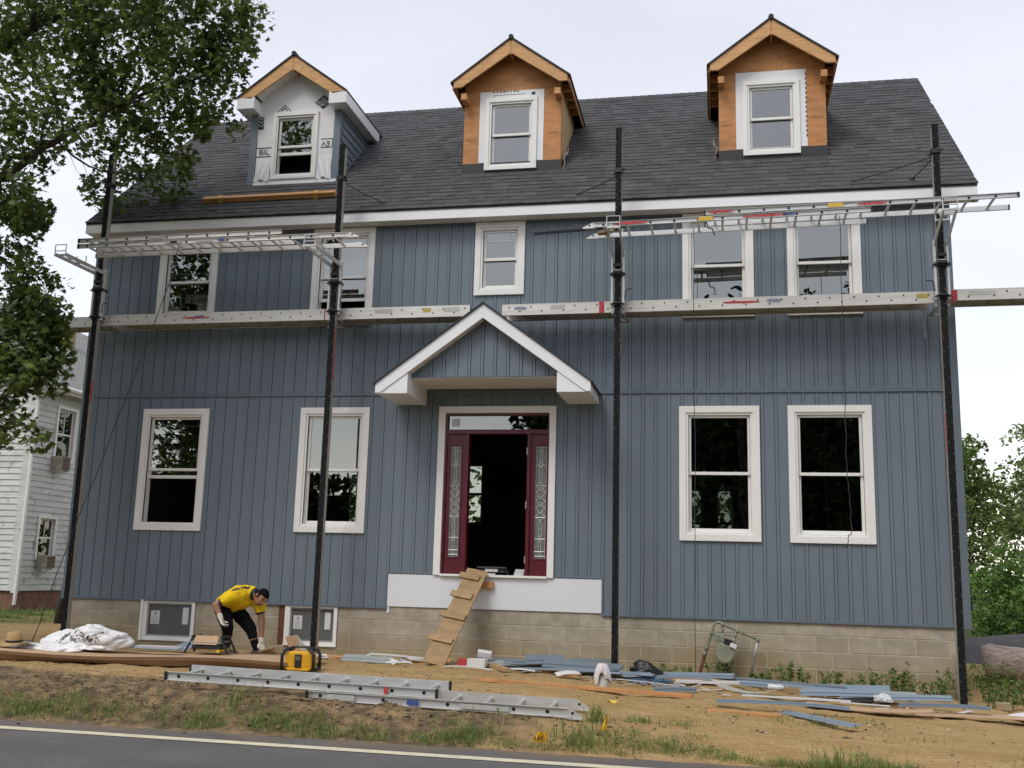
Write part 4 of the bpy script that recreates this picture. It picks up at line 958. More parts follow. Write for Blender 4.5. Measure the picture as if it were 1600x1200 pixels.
# lumber bundle on the roof under the left dormer
t = thing('lumber_bundle', 'strapped bundle of fresh lumber lying on the roof below the left dormer', 'lumber', (-5.40, .17, roofz(.17)+.02), (R(42.6), 0, R(-.6)))
for j in range(2): MB().box(-1.14+.02*j, 1.10, -.05, .045, .002+.04*j, .04+.04*j).build('board', LUMBX, t, world=False, bevel=.003)
for x in (-.82, .78):
    mb = MB(); mb.box(x-.022, x+.022, -.058, .052, .083, .088); mb.box(x-.022, x+.022, -.06, -.052, -.045, .088); mb.box(x-.03, x+.03, -.066, -.058, -.05, .02); mb.build('strap', YSTRAP, t, world=False)
# ropes and cords
def cord(pts, r, m, name, label, cat, sag=0, group=None):
    P = []
    for a, b in zip(pts, pts[1:]):
        for k in range(8): P.append(Vector(a).lerp(Vector(b), k/8))
    P.append(Vector(pts[-1])); n_ = len(P)
    for i, p in enumerate(P): p.z -= sag*4*(i/n_)*(1-i/n_); p.x += .006*math.sin(i*1.7); p.y += .006*math.cos(i*1.3)
    return lab(MB().tube(P, r, 6).build(name, m, smooth=True), label, cat, group)
cord([(-5.9, -1.55, 5.66), (-5.94, -1.5, 5.45), (-6.6, -1.3, 3.75), (-7.6, -1.0, 1.3), (-8.25, -.5, .17)], .006, ROPE, 'rope', 'thin rope slanting from the left bench ladder down to the ground', 'rope', .08)
cord([(1.15, -.95, 5.85), (1.15, -.8, 3.0), (1.13, -.45, .12)], .005, ROPE, 'rope', 'thin grey cord hanging straight down past the window to the gas meter', 'rope')
cord([(2.97, -1.2, 5.85), (2.96, -1.2, 3.5), (2.955, -1.2, 2.6), (2.98, -1.2, 2.3), (2.99, -1.2, 1.87), (2.95, -1.2, 1.86), (2.945, -1.2, 1.76), (2.89, -1.2, 1.70)], .005, BLACK, 'cord', 'black cord with a bent hook hanging before the rightmost lower window', 'cord')
cord([(1.32, -1.28, 5.82), (1.34, -1.3, 5.72), (1.40, -1.3, 5.70), (1.42, -1.28, 5.62)], .008, BLACK, 'cord', 'short black cord end dangling under the right bench ladder', 'cord')
# ------------------------------------------------------------------ things lying about in front of the house
def strip(name, label, cat, x, y, rz, L_, W_, m, h=.004, z=None, tilt=0., bow=0., prof=None, group=None, lift=.012, roll=0.):
    """a long flat piece lying on the dirt, with a real profile"""
    if x > 1.5: y -= .28
    zz = gz(x, y)+lift if z is None else z
    mb = MB(); n_ = 10; P = prof or [(-W_/2, 0), (W_/2, 0), (W_/2, h), (-W_/2, h)]
    k = len(P); vs = []
    for i in range(n_+1):
        u = -L_/2+L_*i/n_; dz = bow*(1-(2*i/n_-1)**2) if bow > 0 else -bow*((2*i/n_-1)**2)
        for (a, b) in P: vs.append((u, a, b+dz))
    fs = [tuple(range(k)), tuple(n_*k+j for j in range(k-1, -1, -1))]
    for i in range(n_):
        for j in range(k): fs.append((i*k+j, (i+1)*k+j, (i+1)*k+(j+1) % k, i*k+(j+1) % k))
    o = mb.add(vs, fs).build(name, m); o.location = (x, y, zz); o.rotation_euler = (roll, tilt, rz)
    return lab(o, label, cat, group)
SPROF = [(-.09, 0), (-.03, 0), (-.025, .012), (-.005, .012), (0, 0), (.085, 0), (.085, .004), (.004, .004), (-.002, .016), (-.028, .016), (-.033, .004), (-.09, .004)]
SLIGHT = mat('siding_scrap_light', (.20, .25, .30), .4, .05, 3, rnd=.1)
SGREY = mat('siding_scrap_back', (.30, .32, .31), .5, .08, 4)
WSC = mat('white_scrap', (.66, .65, .63), .45, .06, 4, rnd=.08)
# ramp up to the door
t = thing('plank_ramp', 'cleated plywood ramp leaning from the dirt up to the front door', 'ramp', (0, 0, 0))
A = Vector((-2.14, -1.02, gz(-2.1, -1)+.01)); B = Vector((-1.82, -.06, 1.335)); d = (B-A).normalized(); W_ = .30; sx = Vector((1, 0, 0)); sx = (sx-d*sx.dot(d)).normalized(); nn = sx.cross(d)
if nn.y > 0: nn = -nn
mb = MB(); vs = [A-sx*W_/2, A+sx*W_/2, B+sx*W_/2, B-sx*W_/2]; vs += [v+nn*.022 for v in vs]
mb.add(vs, [(0, 1, 2, 3), (4, 7, 6, 5), (0, 4, 5, 1), (1, 5, 6, 2), (2, 6, 7, 3), (3, 7, 4, 0)]); mb.build('ramp_board', RAMPW, t)
for u, off, wl_ in ((.235, -.05, .34), (.48, -.03, .35), (.70, -.05, .31), (.905, -.06, .29)):
    c = A.lerp(B, u)+sx*off+nn*.03; mb = MB(); hx = sx*wl_/2; hd = d*.045; q = nn*.022
    vs = [c-hx-hd, c+hx-hd, c+hx+hd, c-hx+hd]; vs += [v+q for v in vs]
    mb.add(vs, [(0, 1, 2, 3), (4, 7, 6, 5), (0, 4, 5, 1), (1, 5, 6, 2), (2, 6, 7, 3), (3, 7, 4, 0)]); mb.build('cleat', RAMPW, t, bevel=.003)
MB().box(-1.83, -1.60, -.07, .02, 1.10, 1.19).build('support_block', LUMBX, t)
# tool case and a small stack in the doorway
t = thing('tool_case', 'black and silver folded tool stand just inside the open door', 'tool stand', (-1.67, .28, 1.255))
mb = MB(); mb.box(-.2, .2, -.15, .15, .06, .10); mb.box(-.18, .18, -.12, .12, .10, .14); mb.build('case_body', BLACK, t, world=False, bevel=.012)
mb = MB(); mb.tube([(-.24, -.16, .02), (-.2, -.17, .13), (.2, -.17, .13), (.25, -.16, .02)], .012, 8); mb.tube([(-.24, .1, .02), (.25, .1, .02)], .012, 8); mb.build('tubular_leg', BLACK, t, world=False)
mb = MB().box(-.09, .09, -.165, -.155, .07, .11); mb.box(-.11, .06, -.18, -.17, .03, .05); mb.build('metal_plate', ALU, t, world=False)
mb = MB(); [mb.box(-1.335+.006*q, -1.20+.004*q, .03+.01*q, .13, 1.2835+.022*q, 1.302+.022*q) for q in range(4)]
lab(mb.build('trim_offcuts', WSC), 'small stack of white trim offcuts on the door sill', 'offcuts')
# worker's corner: cardboard sheet, bag, hat, saw, radio
t = thing('cardboard_sheet', 'long flattened cardboard box lying in front of the left foundation', 'cardboard', (0, 0, 0))
mb = MB(); n_ = 40; 
def cb(u, v):   # u along, v across
    x = -8.6+5.15*u; yf = -3.55+.95*u; yb_ = -1.75+.35*u
    y = yf+(yb_-yf)*v
    z = gz(x, y)+.10+.03*math.sin(u*9)*(1-v)+.02*math.sin(u*4+v*3)-.02*v
    return (x, y, z)
vs = [cb(i/n_, j/6) for i in range(n_+1) for j in range(7)]
mb.add(vs, [(i*7+j, (i+1)*7+j, (i+1)*7+j+1, i*7+j+1) for i in range(n_) for j in range(6)])
o = mb.build('top_sheet', CARD, t, smooth=True); sm = o.modifiers.new('s', 'SOLIDIFY'); sm.thickness = .006
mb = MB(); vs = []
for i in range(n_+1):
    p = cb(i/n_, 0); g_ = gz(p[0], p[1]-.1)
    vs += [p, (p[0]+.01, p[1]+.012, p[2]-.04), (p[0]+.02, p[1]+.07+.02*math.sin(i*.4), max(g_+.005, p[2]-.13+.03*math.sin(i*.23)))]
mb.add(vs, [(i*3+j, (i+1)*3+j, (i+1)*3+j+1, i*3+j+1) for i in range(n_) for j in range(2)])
o = mb.build('front_flap', CARD_SHADED, t); sm = o.modifiers.new('s', 'SOLIDIFY'); sm.thickness = .006
MB().box(-7.15, -6.9, -3.36, -3.352, .20, .25).build('printed_panel', INK, t) if False else None
# white plastic bag
def blob(name, label, cat, loc, size, m, seed, crumple=.35, flat=.5, sub=4, fine=.12):
    bm = bmesh.new(); bmesh.ops.create_icosphere(bm, subdivisions=sub, radius=1)
    for v in bm.verts:
        p = v.co.copy(); n_ = noise.noise(p*1.1+Vector((seed, 0, 0)))*crumple-max(0, 1-abs(noise.noise(p*1.35+Vector((0, seed, 0))))*6)*crumple*.32-max(0, 1-abs(noise.noise(p*3.1+Vector((seed, seed, 0))))*5)*fine
        v.co = p*(1+n_)
        if v.co.z < -flat: v.co.z = -flat+(v.co.z+flat)*.08
    for v in bm.verts: v.co = Vector((v.co.x*size[0], v.co.y*size[1], (v.co.z+flat)*size[2]))
    me = bpy.data.meshes.new(name); bm.to_mesh(me); bm.free(); me.materials.append(m)
    for p in me.polygons: p.use_smooth = True
    o = bpy.data.objects.new(name, me); link(o); o.location = loc
    return lab(o, label, cat)
BAG = mat('white_plastic_bag', (.78, .77, .76), .4, .05, 3, .35, 14)
t = thing('plastic_bag', 'crumpled white plastic bag with black print on the cardboard', 'bag', (-6.32, -2.25, gz(-6.3, -2.2)+.11))
o = blob('bag_body', None, None, (.02, .1, 0), (.46, .32, .20), BAG, 4.2, .6, .35, 5, .10); put(o, t, False)
o = blob('bag_tail', None, None, (-.42, -.22, -.02), (.52, .22, .055), BAG, 8.8, .5, .3, 5, .1); put(o, t, False)
dg = bpy.context.evaluated_depsgraph_get()
mb = MB(); br_ = random.Random(2)
from mathutils.bvhtree import BVHTree
bod = [c for c in t.children if c.name.startswith('bag_body')][0]
tree_ = BVHTree.FromPolygons([v.co+Vector((.02, .1, 0)) for v in bod.data.vertices], [tuple(p.vertices) for p in bod.data.polygons])
for (cx_, cz_) in ((-.20, .13), (-.12, .15), (-.05, .12), (.12, .16), (.2, .15), (.27, .13)):
    for q in range(7):
        a = Vector((cx_+br_.uniform(-.04, .04), -1, cz_+br_.uniform(-.035, .035))); prev_ = None; dx_, dz_ = br_.uniform(-.03, .03), br_.uniform(-.03, .03)
        seq = []
        for k in range(5):
            h_ = tree_.ray_cast(a+Vector((dx_*k/2, 0, dz_*k/2)), Vector((0, 1, 0)))
            if h_[0]: seq.append(h_[0]+h_[1]*.002)
        if len(seq) > 2: mb.tube(seq, .005, 4)
o = mb.build('bag_print', INK, t, world=False)
# straw hat
STRAW = mat('straw', (.40, .27, .12), .85, .25, 60, .5, 120)
t = thing('straw_hat', 'wide straw hat with a dark band lying on the cardboard edge', 'hat', (-6.92, -2.72, gz(-6.9, -2.7)+.165), (.10, .03, 0))
mb = MB(); prof = [(.0, .135), (.05, .138), (.075, .125), (.088, .07), (.096, .02), (.11, .008), (.15, .0), (.195, .008), (.205, .018), (.20, .012), (.15, -.004), (.1, -.002)]
mb.lathe(prof, 28); 
for i, v in enumerate(mb.v):
    r_ = math.hypot(v[0], v[1]); 
    if r_ > .12: mb.v[i] = (v[0]*1.08, v[1], v[2]+.022*math.cos(2*math.atan2(v[1], v[0]))*((r_-.11)/.1))
mb.build('hat_body', STRAW, t, world=False, smooth=True)
MB().lathe([(.0975, .018), (.0965, .045), (.0925, .048), (.094, .018)], 28).build('hat_band', INK, t, world=False)
# scraps round the saw
strip('siding_scrap', 'pale blue siding offcut lying flat on the cardboard by the saw', 'siding scrap', -5.45, -2.0, .1, .62, .2, SLIGHT, prof=SPROF, lift=.13)
strip('siding_scrap', 'short wide pale blue siding offcut propped behind the cardboard', 'siding scrap', -5.32, -1.5, 1.35, .34, .2, SLIGHT, prof=[(a*1.6, b) for a, b in SPROF], lift=.14, tilt=-.25)
strip('trim_board', 'white trim board lying left of the blue offcuts', 'trim board', -5.6, -1.55, .12, .7, .16, WSC, h=.012, lift=.12)
strip('trim_board', 'white trim board lying between the blue offcuts and the saw', 'trim board', -5.02, -1.45, .15, .5, .12, WSC, h=.012, lift=.12)
t = thing('bench_saw', 'small black bench saw with a cardboard cover and splayed legs', 'saw', (-4.86, -1.72, gz(-4.9, -1.7)+.09))
MB().box(-.19, .19, -.14, .14, .05, .10).build('saw_base', BLACK, t, world=False, bevel=.01)
MB().box(-.205, .205, -.155, .12, .125, .14).build('saw_table', STEEL, t, world=False, bevel=.003)
MB().add([(-.16, -.165, .11), (.16, -.165, .11), (.155, -.10, .215), (-.155, -.10, .215), (-.16, -.158, .107), (.16, -.158, .107), (.155, -.093, .212), (-.155, -.093, .212)], [(0, 1, 2, 3), (4, 7, 6, 5), (0, 4, 5, 1), (1, 5, 6, 2), (2, 6, 7, 3), (3, 7, 4, 0)]).build('cardboard_cover', CARD, t, world=False)
for s_ in (-1, 1):
    mb = MB().beam((s_*.19, -.1, .20), (s_*.29, -.12, .0), .035, .02); mb.beam((s_*.19, .1, .20), (s_*.29, .12, .0), .035, .02); mb.beam((s_*.2, -.12, .2), (s_*.2, .12, .2), .03, .03); mb.build('leg', BLACK, t, world=False, bevel=.004)
MB().box(.16, .20, -.16, .10, .02, .05).build('yellow_foot', YSTRAP, t, world=False)
# cardboard offcut by the radio
t = thing('cardboard_box', 'small open cardboard offcut standing behind the yellow radio', 'cardboard', (-3.72, -1.75, gz(-3.7, -1.75)+.03), (0, .0, .3))
mb = MB().add([(-.12, -.02, .30), (.02, -.04, .33), (.10, 0, .06), (-.02, .02, .04)], [(0, 1, 2, 3)]); o = mb.build('panel', CARD, t, world=False); sm = o.modifiers.new('s', 'SOLIDIFY'); sm.thickness = .008
mb = MB().add([(.02, -.035, .33), (.12, .06, .20), (.14, .08, .07), (.10, .01, .06)], [(0, 1, 2, 3)]); o = mb.build('flap', WSC, t, world=False); sm = o.modifiers.new('s', 'SOLIDIFY'); sm.thickness = .006
# jobsite radio
t = thing('jobsite_radio', 'yellow and black jobsite radio with roll bars beside the second pole', 'radio', (-3.33, -2.48, gz(-3.3, -2.5)+.012), (0, 0, .05))
mb = MB(); P = [(-.155, .02), (-.12, .0), (.12, .0), (.155, .02), (.155, .17), (.12, .215), (-.12, .215), (-.155, .17)]
mb.prism(P, 'y', -.095, .095); mb.build('radio_body', YELLOW, t, world=False, bevel=.012)
for s_ in (-1, 1):
    mb = MB(); x = s_*.19
    for y in (-.11, .11): mb.tube([(x, y, .015), (x, y, .17), (x-s_*.03, y, .225), (x-s_*.07, y*.8, .245)], .02, 8)
    mb.tube([(x, -.11, .02), (x, .11, .02)], .018, 8); mb.tube([(x-s_*.07, -.09, .245), (x-s_*.07, .09, .245)], .018, 8)
    mb.build('roll_bar', BLACK, t, world=False, smooth=True)
mb = MB(); mb.tube([(-.12, 0, .245), (-.1, 0, .262), (.1, 0, .262), (.12, 0, .245)], .014, 8); mb.build('handle', BLACK, t, world=False)
MB().box(-.042, .042, -.108, -.0955, .035, .185).build('front_panel', BLACK, t, world=False, bevel=.012)
MB().box(-.03, .03, -.112, -.1085, .12, .16).build('display', SCREEN, t, world=False)
mb = MB()
for s_ in (-1, 1): mb.box(min(s_*.055, s_*.135), max(s_*.055, s_*.135), -.100, -.0955, .045, .18)
mb.build('speaker_grille', mat('yellow_grille', (.62, .33, .01), .5, .25, 60), t, world=False, bevel=.01)
# debris between the ramp and the meter: each piece a thing
def lumber(label, x, y, rz, L_, W_, h, m=LUMBX, lift=.005, tilt=0, name='lumber'):
    o = MB().box(-L_/2, L_/2, -W_/2, W_/2, 0, h).build(name, m, bevel=.003); o.location = (x, y, gz(x, y)+lift); o.rotation_euler = (0, tilt, rz); return lab(o, label, 'lumber')
lumber('long orange two by four lying on the sand right of the ground ladder', -.05, -2.47, -.19, 2.45, .088, .038, tilt=.01)
lumber('half buried orange board end lying right of the long two by four', 1.66, -3.35, -.2, .72, .10, .03, lift=-.012)
lumber('weathered brown timber lying right of the ramp foot', -1.34, -.95, -1.05, .95, .085, .05, RAMPW)
lumber('thin pale plank lying left of the ramp by the foundation', -3.35, -.62, -.06, .9, .1, .03, LUMB)
lumber('short orange wood block among the blue scraps', -.62, -1.0, .75, .22, .09, .045, LUMBX)
lumber('small orange wood offcut left of the spray bottle', -.36, -1.15, .1, .2, .07, .05, LUMBX)
dr = random.Random(17)
for (lb, x, y, rz, L_, W_, hh) in [('white strip lying left of the ramp foot', -2.65, -.55, .06, 1.0, .06, .01), ('white strip slanting in front of the foundation left of the ramp', -3.1, -.75, -.35, .8, .05, .008), ('broad white offcut leaning near the ramp foot', -2.42, -.52, .5, .4, .14, .006),
        ('short pale offcut lying in the sand left of the ramp', -2.72, -1.0, -.8, .35, .08, .006), ('thin white strip in the sand left of the ramp foot', -2.48, -1.42, -.07, .34, .03, .006), ('narrow white strip in the sand below the ramp', -1.62, -1.3, -.04, .62, .025, .006),
        ('narrow white strip in the sand right of the brown timber', -1.0, -1.18, .06, .4, .025, .006), ('long white strip lying across the blue heap', -.85, -.62, .12, 1.0, .03, .01), ('white strip tilted up against the foundation block', -1.0, -.28, .16, .9, .035, .01),
        ('white shard lying before the blue heap', -.35, -1.45, .5, .3, .12, .006), ('small white shard by the second pole foot', -3.75, -.85, .3, .2, .05, .006), ('thin white wire strip right of the black bag', .62, -1.75, -.2, .75, .015, .006),
        ('white strip under the blue scraps right of the third pole', .35, -1.0, -.25, .6, .08, .008)]:
    strip('trim_strip', lb, 'trim strip', x, y, rz, L_, W_, WSC, h=hh, bow=.03*dr.random()-.006, lift=.012+.04*dr.random(), tilt=dr.uniform(-.06, .06), roll=dr.uniform(.0, .6))
for (lb, x, y, rz, L_, mm, lf, sc_) in [('long slate blue siding strip at the back of the heap right of the ramp', -.85, -.5, -.1, 1.7, SIDING, .05, 1), ('slate blue siding strip crossing the middle of the heap', -.55, -.75, -.16, 1.5, SIDING, .07, 1),
        ('dark blue siding strip at the heap near the third pole', -.25, -.92, -.12, 1.0, SIDING, .09, 1), ('short blue siding piece on top of the heap', -.75, -.72, .3, .5, SIDING, .12, 1.2), ('blue siding strip under the spray bottle', .12, -1.05, -.2, 1.1, SLIGHT, .03, 1),
        ('grey backed siding strip showing under the heap', -1.15, -.66, .05, .9, SGREY, .03, 1), ('grey green siding piece left of the ramp foot', -3.05, -.95, -.12, .7, SGREY, .02, 1),
        ('upper slim blue siding strip before the gas meter', 1.05, -.75, -.28, 1.15, SLIGHT, .05, .6), ('lower slim blue siding strip before the gas meter', 1.0, -1.05, -.22, .7, SLIGHT, .04, .6),
        ('dark navy siding strip in the sand right of centre', .95, -2.18, .28, .48, SIDING, .015, .6), ('long pale blue siding strip crossed over another in the sand', 2.05, -2.72, .0, 1.3, SLIGHT, .05, .55), ('pale blue siding strip pointing at the road under the crossed one', 2.35, -3.25, -1.1, 1.25, SLIGHT, .015, .8),
        ('wide blue siding sheet among the weeds by the foundation', 2.95, -.75, -.1, .85, SLIGHT, .06, 1.4), ('long grey blue strip in front of the weeds', 2.6, -1.15, -.16, 1.9, SLIGHT, .07, .6), ('blue strip reaching toward the rightmost pole', 3.35, -1.35, .08, 1.2, SLIGHT, .07, .6), ('thin dark blue strip at the back of the weeds', 2.15, -.62, -.15, 1.5, SIDING, .06, .5),
        ('wide slate blue siding offcut tilted at the centre of the heap', -.2, -.62, .25, .7, SIDING, .13, 1.3), ('blue siding offcut leaning beside the third pole foot', -.02, -.85, -.5, .6, SIDING, .08, 1.1), ('long blue strip in front of the heap', -.6, -1.08, -.06, 1.1, SLIGHT, .03, .7), ('short blue siding shard by the black bag', .45, -1.15, .4, .4, SLIGHT, .05, .9), ('grey backed siding sheet lying before the weeds', 3.25, -1.05, .12, .8, SGREY, .06, 1.4), ('pale blue strip end poking out right of the white boards', 2.75, -1.5, .2, .9, SLIGHT, .09, .7),
        ('dark blue strip on the cardboard by the rightmost pole', 3.75, -1.85, -.18, .9, SIDING, .08, .7)]:
    strip('siding_scrap', lb, 'siding scrap', x, y, rz, L_, .2, mm, prof=[(a*sc_, b) for a, b in SPROF], lift=lf+.02, bow=.03*dr.random()-.008, tilt=dr.uniform(-.05, .05), roll=dr.uniform(.05, .55))
strip('trim_board', 'white trim channel lying in front of the gas meter', 'trim board', 1.32, -1.18, .18, .8, .12, WSC, lift=.03, prof=[(-.06, 0), (.06, 0), (.06, .03), (.054, .03), (.054, .006), (-.054, .006), (-.054, .03), (-.06, .03)])
strip('trim_board', 'bent pale trim sheet right of the gas meter', 'trim board', 1.75, -1.45, -.42, .7, .2, mat('pale_green_sheet', (.42, .42, .36), .5, .08, 5), lift=.02, h=.005, bow=-.06)
strip('trim_board', 'long white trim board lying in front of the weeds', 'trim board', 2.25, -1.72, -.1, 1.15, .12, WSC, h=.012, lift=.03)
strip('trim_board', 'narrow white strip between the crossed blue strips', 'trim board', 2.95, -1.95, -.3, .5, .04, WSC, h=.01, lift=.06)
strip('cardboard_piece', 'torn brown cardboard under the blue strips at the right', 'cardboard', 2.95, -2.15, -.16, 1.25, .28, CARD, h=.006, lift=.03, bow=-.03)
strip('cardboard_piece', 'torn brown cardboard lying past the rightmost pole', 'cardboard', 4.2, -2.0, -.05, 1.5, .32, CARD, h=.006, lift=.03, bow=.03)
strip('white_sheet', 'bent white sheet at the right edge beyond the rightmost pole', 'sheet', 4.85, -1.6, .25, .7, .45, WSC, h=.006, lift=.03, bow=.04)
MB_ = MB().box(-.08, .08, -.05, .05, 0, .09).build('concrete_piece', BLOCK, bevel=.01); MB_.location = (4.62, -.95, gz(4.6, -.95)); lab(MB_, 'grey concrete fragment behind the rightmost pole foot', 'concrete')
# boxes by the ramp
o = MB().box(-.12, .12, -.07, .07, 0, .10).build('carton', WSC, bevel=.003); o.location = (-1.60, -.86, gz(-1.6, -.9)+.005); o.rotation_euler = (0, 0, -.1); lab(o, 'white carton standing right of the ramp foot', 'carton')
o = MB().box(-.09, .09, -.05, .05, 0, .07).build('carton', WSC, bevel=.003); o.location = (-1.56, -.66, gz(-1.6, -.7)+.12); o.rotation_euler = (.3, .12, .2); lab(o, 'tilted white carton behind the upright one by the ramp', 'carton')
o = MB().box(-.05, .05, -.04, .04, 0, .10).build('carton', REDP, bevel=.004); o.location = (-1.80, -.88, gz(-1.8, -.9)); o.rotation_euler = (0, .1, .2); lab(o, 'small red box half hidden behind the ramp foot', 'carton')
# plastic bottle pieces, black bag, blue rope
CLEAR = mat('clear_plastic', (.55, .57, .58), .2, .1, 9)
t = thing('plastic_bottle', 'crushed clear plastic bottle beside a wood offcut at the right', 'bottle', (2.08, -1.42, gz(2.1, -1.4)+.075), (R(90), 0, 1.3))
MB().lathe([(.0, -.1), (.03, -.1), (.036, -.08), (.032, -.03), (.036, .02), (.034, .05), (.014, .085), (.014, .105), (0, .106)], 14).build('bottle_body', CLEAR, t, world=False, smooth=True)
MB().lathe([(.0, .125), (.016, .125), (.017, .104), (.0, .104)], 12).build('bottle_cap', WSC, t, world=False)
lumber('brown wood offcut lying beside the clear bottle', 2.33, -1.5, -.1, .36, .06, .05, RAMPW, lift=.05)
blob('plastic_scrap', 'crumpled clear plastic scrap on the cardboard near the rightmost pole', 'plastic', (3.2, -1.75, gz(3.2, -1.75)+.06), (.10, .07, .06), CLEAR, 3.3, .5)
blob('trash_bag', 'crumpled black plastic bag right of the third pole', 'bag', (.55, -.85, gz(.55, -.85)), (.19, .14, .15), BLACK, 6.1, .5, .4, 4, .3)
def rope_pile(label, x, y, rad, n_, seed):
    r_ = random.Random(seed); P = []
    for i in range(n_):
        a = i*.55+r_.uniform(-.2, .2); q = rad*(.35+.65*r_.random()); P.append((x+q*1.5*math.cos(a), y+q*math.sin(a), gz(x, y)+.01+.05*r_.random()*(1-q/rad*.6)))
    m = []
    for a, b in zip(P, P[1:]):
        for k in range(3): m.append(Vector(a).lerp(Vector(b), k/3))
    lab(MB().tube(m, .009, 6).build('rope_coil', BLUEROPE, smooth=True), label, 'rope')
rope_pile('tangled blue rope pile on the dirt beyond the left corner', -8.55, -.55, .22, 60, 1)
rope_pile('thin tangled blue rope beside the black bag', .6, -1.35, .2, 34, 2)
# spray bottle under a cloth
t = thing('spray_bottle', 'clear spray bottle with a green trigger head on the sand', 'bottle', (.165, -2.33, gz(.16, -2.33)+.004))
MB().lathe([(0, 0), (.046, 0), (.048, .01), (.047, .13), (.03, .17), (.016, .19), (.016, .215), (0, .216)], 16).build('bottle_body', mat('milky_plastic', (.62, .62, .60), .3, .06, 9), t, world=False, smooth=True)
mb = MB().box(-.016, .05, -.016, .016, .21, .255); mb.prism([(.03, .215), (.05, .215), (.062, .16), (.05, .16)], 'y', -.008, .008); mb.box(-.05, -.016, -.012, .012, .228, .25); mb.build('trigger_head', mat('green_plastic', (.02, .16, .05), .4, .1, 9), t, world=False, bevel=.004)
mb = MB(); n1, n2 = 26, 12; vs = []
for j in range(n2+1):
    v = j/n2
    for i in range(n1):
        a = 2*math.pi*i/n1; r_ = .006+.088*v**.42*(1+.14*math.sin(3*a+1)+.16*math.sin(7*a+.5)*v)*(1 if v < .8 else 1-.12*(v-.8)/.2); z = .278-.165*v**1.6*(1+.28*math.sin(2*a+.7)+.16*math.sin(5*a))+.02*math.sin(3*a)*v
        vs.append((r_*math.cos(a), r_*math.sin(a)*.85, z))
mb.add(vs, [(j*n1+i, j*n1+(i+1) % n1, (j+1)*n1+(i+1) % n1, (j+1)*n1+i) for j in range(n2) for i in range(n1) if not (4 < i*26/n1 < 0)])
o = mb.build('cleaning_cloth', mat('white_cloth', (.66, .62, .62), .9, .06, 9, .4, 60), smooth=True); o.location = (.155, -2.335, gz(.16, -2.33)+.004); lab(o, 'white cloth draped over the spray bottle', 'cloth')
# yellow utility flags
def flag(label, x, y, rz, lean, pts):
    t = thing('marker_flag', label, 'flag', (x, y, gz(x, y)-.01), (0, 0, rz))
    MB().tube([(0, 0, 0), (lean*.5, 0, .09), (lean, 0, .17)], .0022, 5).build('wire_stem', STEEL, t, world=False)
    mb = MB(); k = 6; vs = [];
    A_, B_, C_, D_ = [Vector(p) for p in pts]
    for i in range(k+1):
        for j in range(k+1):
            p = A_.lerp(B_, i/k).lerp(D_.lerp(C_, i/k), j/k); p.y += .012*math.sin(i*1.3+j*.6); vs.append(p)
    mb.add(vs, [(i*(k+1)+j, (i+1)*(k+1)+j, (i+1)*(k+1)+j+1, i*(k+1)+j+1) for i in range(k) for j in range(k)])
    mb.build('flag_sheet', YELLOW, t, world=False, smooth=True)
    mb = MB(); mb.box(-.012, .012, -.004, -.0035, 0, .004)
    return t
f1 = flag('yellow marker flag with black print drooping in the verge grass', -.03, -5.28, 0, .01, [(-.08, 0, .01), (.05, 0, -.005), (.055, -.02, .10), (-.01, -.02, .11)])
mb = MB(); fr = random.Random(6)
for q in range(7): a = (-.045+.012*q, -.024, .03+.012*fr.random()); mb.beam(a, (a[0]+fr.uniform(-.008, .012), -.026, a[2]+fr.uniform(.02, .045)), .002, .006)
mb.build('flag_print', INK, f1, world=False)['kind'] = 'stuff'
flag('small yellow marker flag standing upright in the verge grass', .47, -5.02, .4, .03, [(-.03, 0, .02), (.035, 0, .06), (.035, 0, .155), (.02, 0, .15)])
mb = MB(); vs = [(.05*math.cos(a)*(1+.3*math.sin(3*a)), .03*math.sin(a), .012+.012*math.sin(2*a+1)) for a in [q*.6 for q in range(10)]]+[(0, 0, .03)]
mb.add(vs, [(i, (i+1) % 10, 10) for i in range(10)]); o = mb.build('paper_scrap', YSTRAP); o.location = (.38, -3.35, gz(.4, -3.35)); lab(o, 'crumpled yellow paper scrap on the sand below the spray bottle', 'paper')
# small litter too mixed to count
lt = MB(); lr = random.Random(9)
for i in range(230):
    if i < 130: x, y = lr.gauss(-1.6, 1.2), lr.gauss(-.6, .25)
    elif i < 190: x, y = lr.gauss(.6, .5), lr.gauss(-1.1, .3)
    else: x, y = lr.gauss(2.6, .8), lr.gauss(-1.7, .4)
    if y > -.12: continue
    c = Vector((x, y, gz(x, y)+.012)); a = lr.uniform(0, 6.28); L_, W_ = lr.uniform(.02, .13), lr.uniform(.008, .035); ux = Vector((math.cos(a), math.sin(a), lr.uniform(-.15, .3))); uy = Vector((-math.sin(a), math.cos(a), lr.uniform(-.2, .2))); q = Vector((0, 0, .003))
    vs = [c-ux*L_-uy*W_, c+ux*L_-uy*W_, c+ux*L_+uy*W_, c-ux*L_+uy*W_]; vs += [v+q for v in vs]
    lt.add(vs, [(3, 2, 1, 0), (4, 5, 6, 7), (0, 1, 5, 4), (1, 2, 6, 5), (2, 3, 7, 6), (3, 0, 4, 7)], lr.choices((0, 1, 2, 3), (5, 2, 2, 1))[0])
lab(lt.build('litter', [WSC, SLIGHT, LUMB, SIDING]), 'small scraps of trim, siding and wood strewn along the foundation', 'litter', kind='stuff')
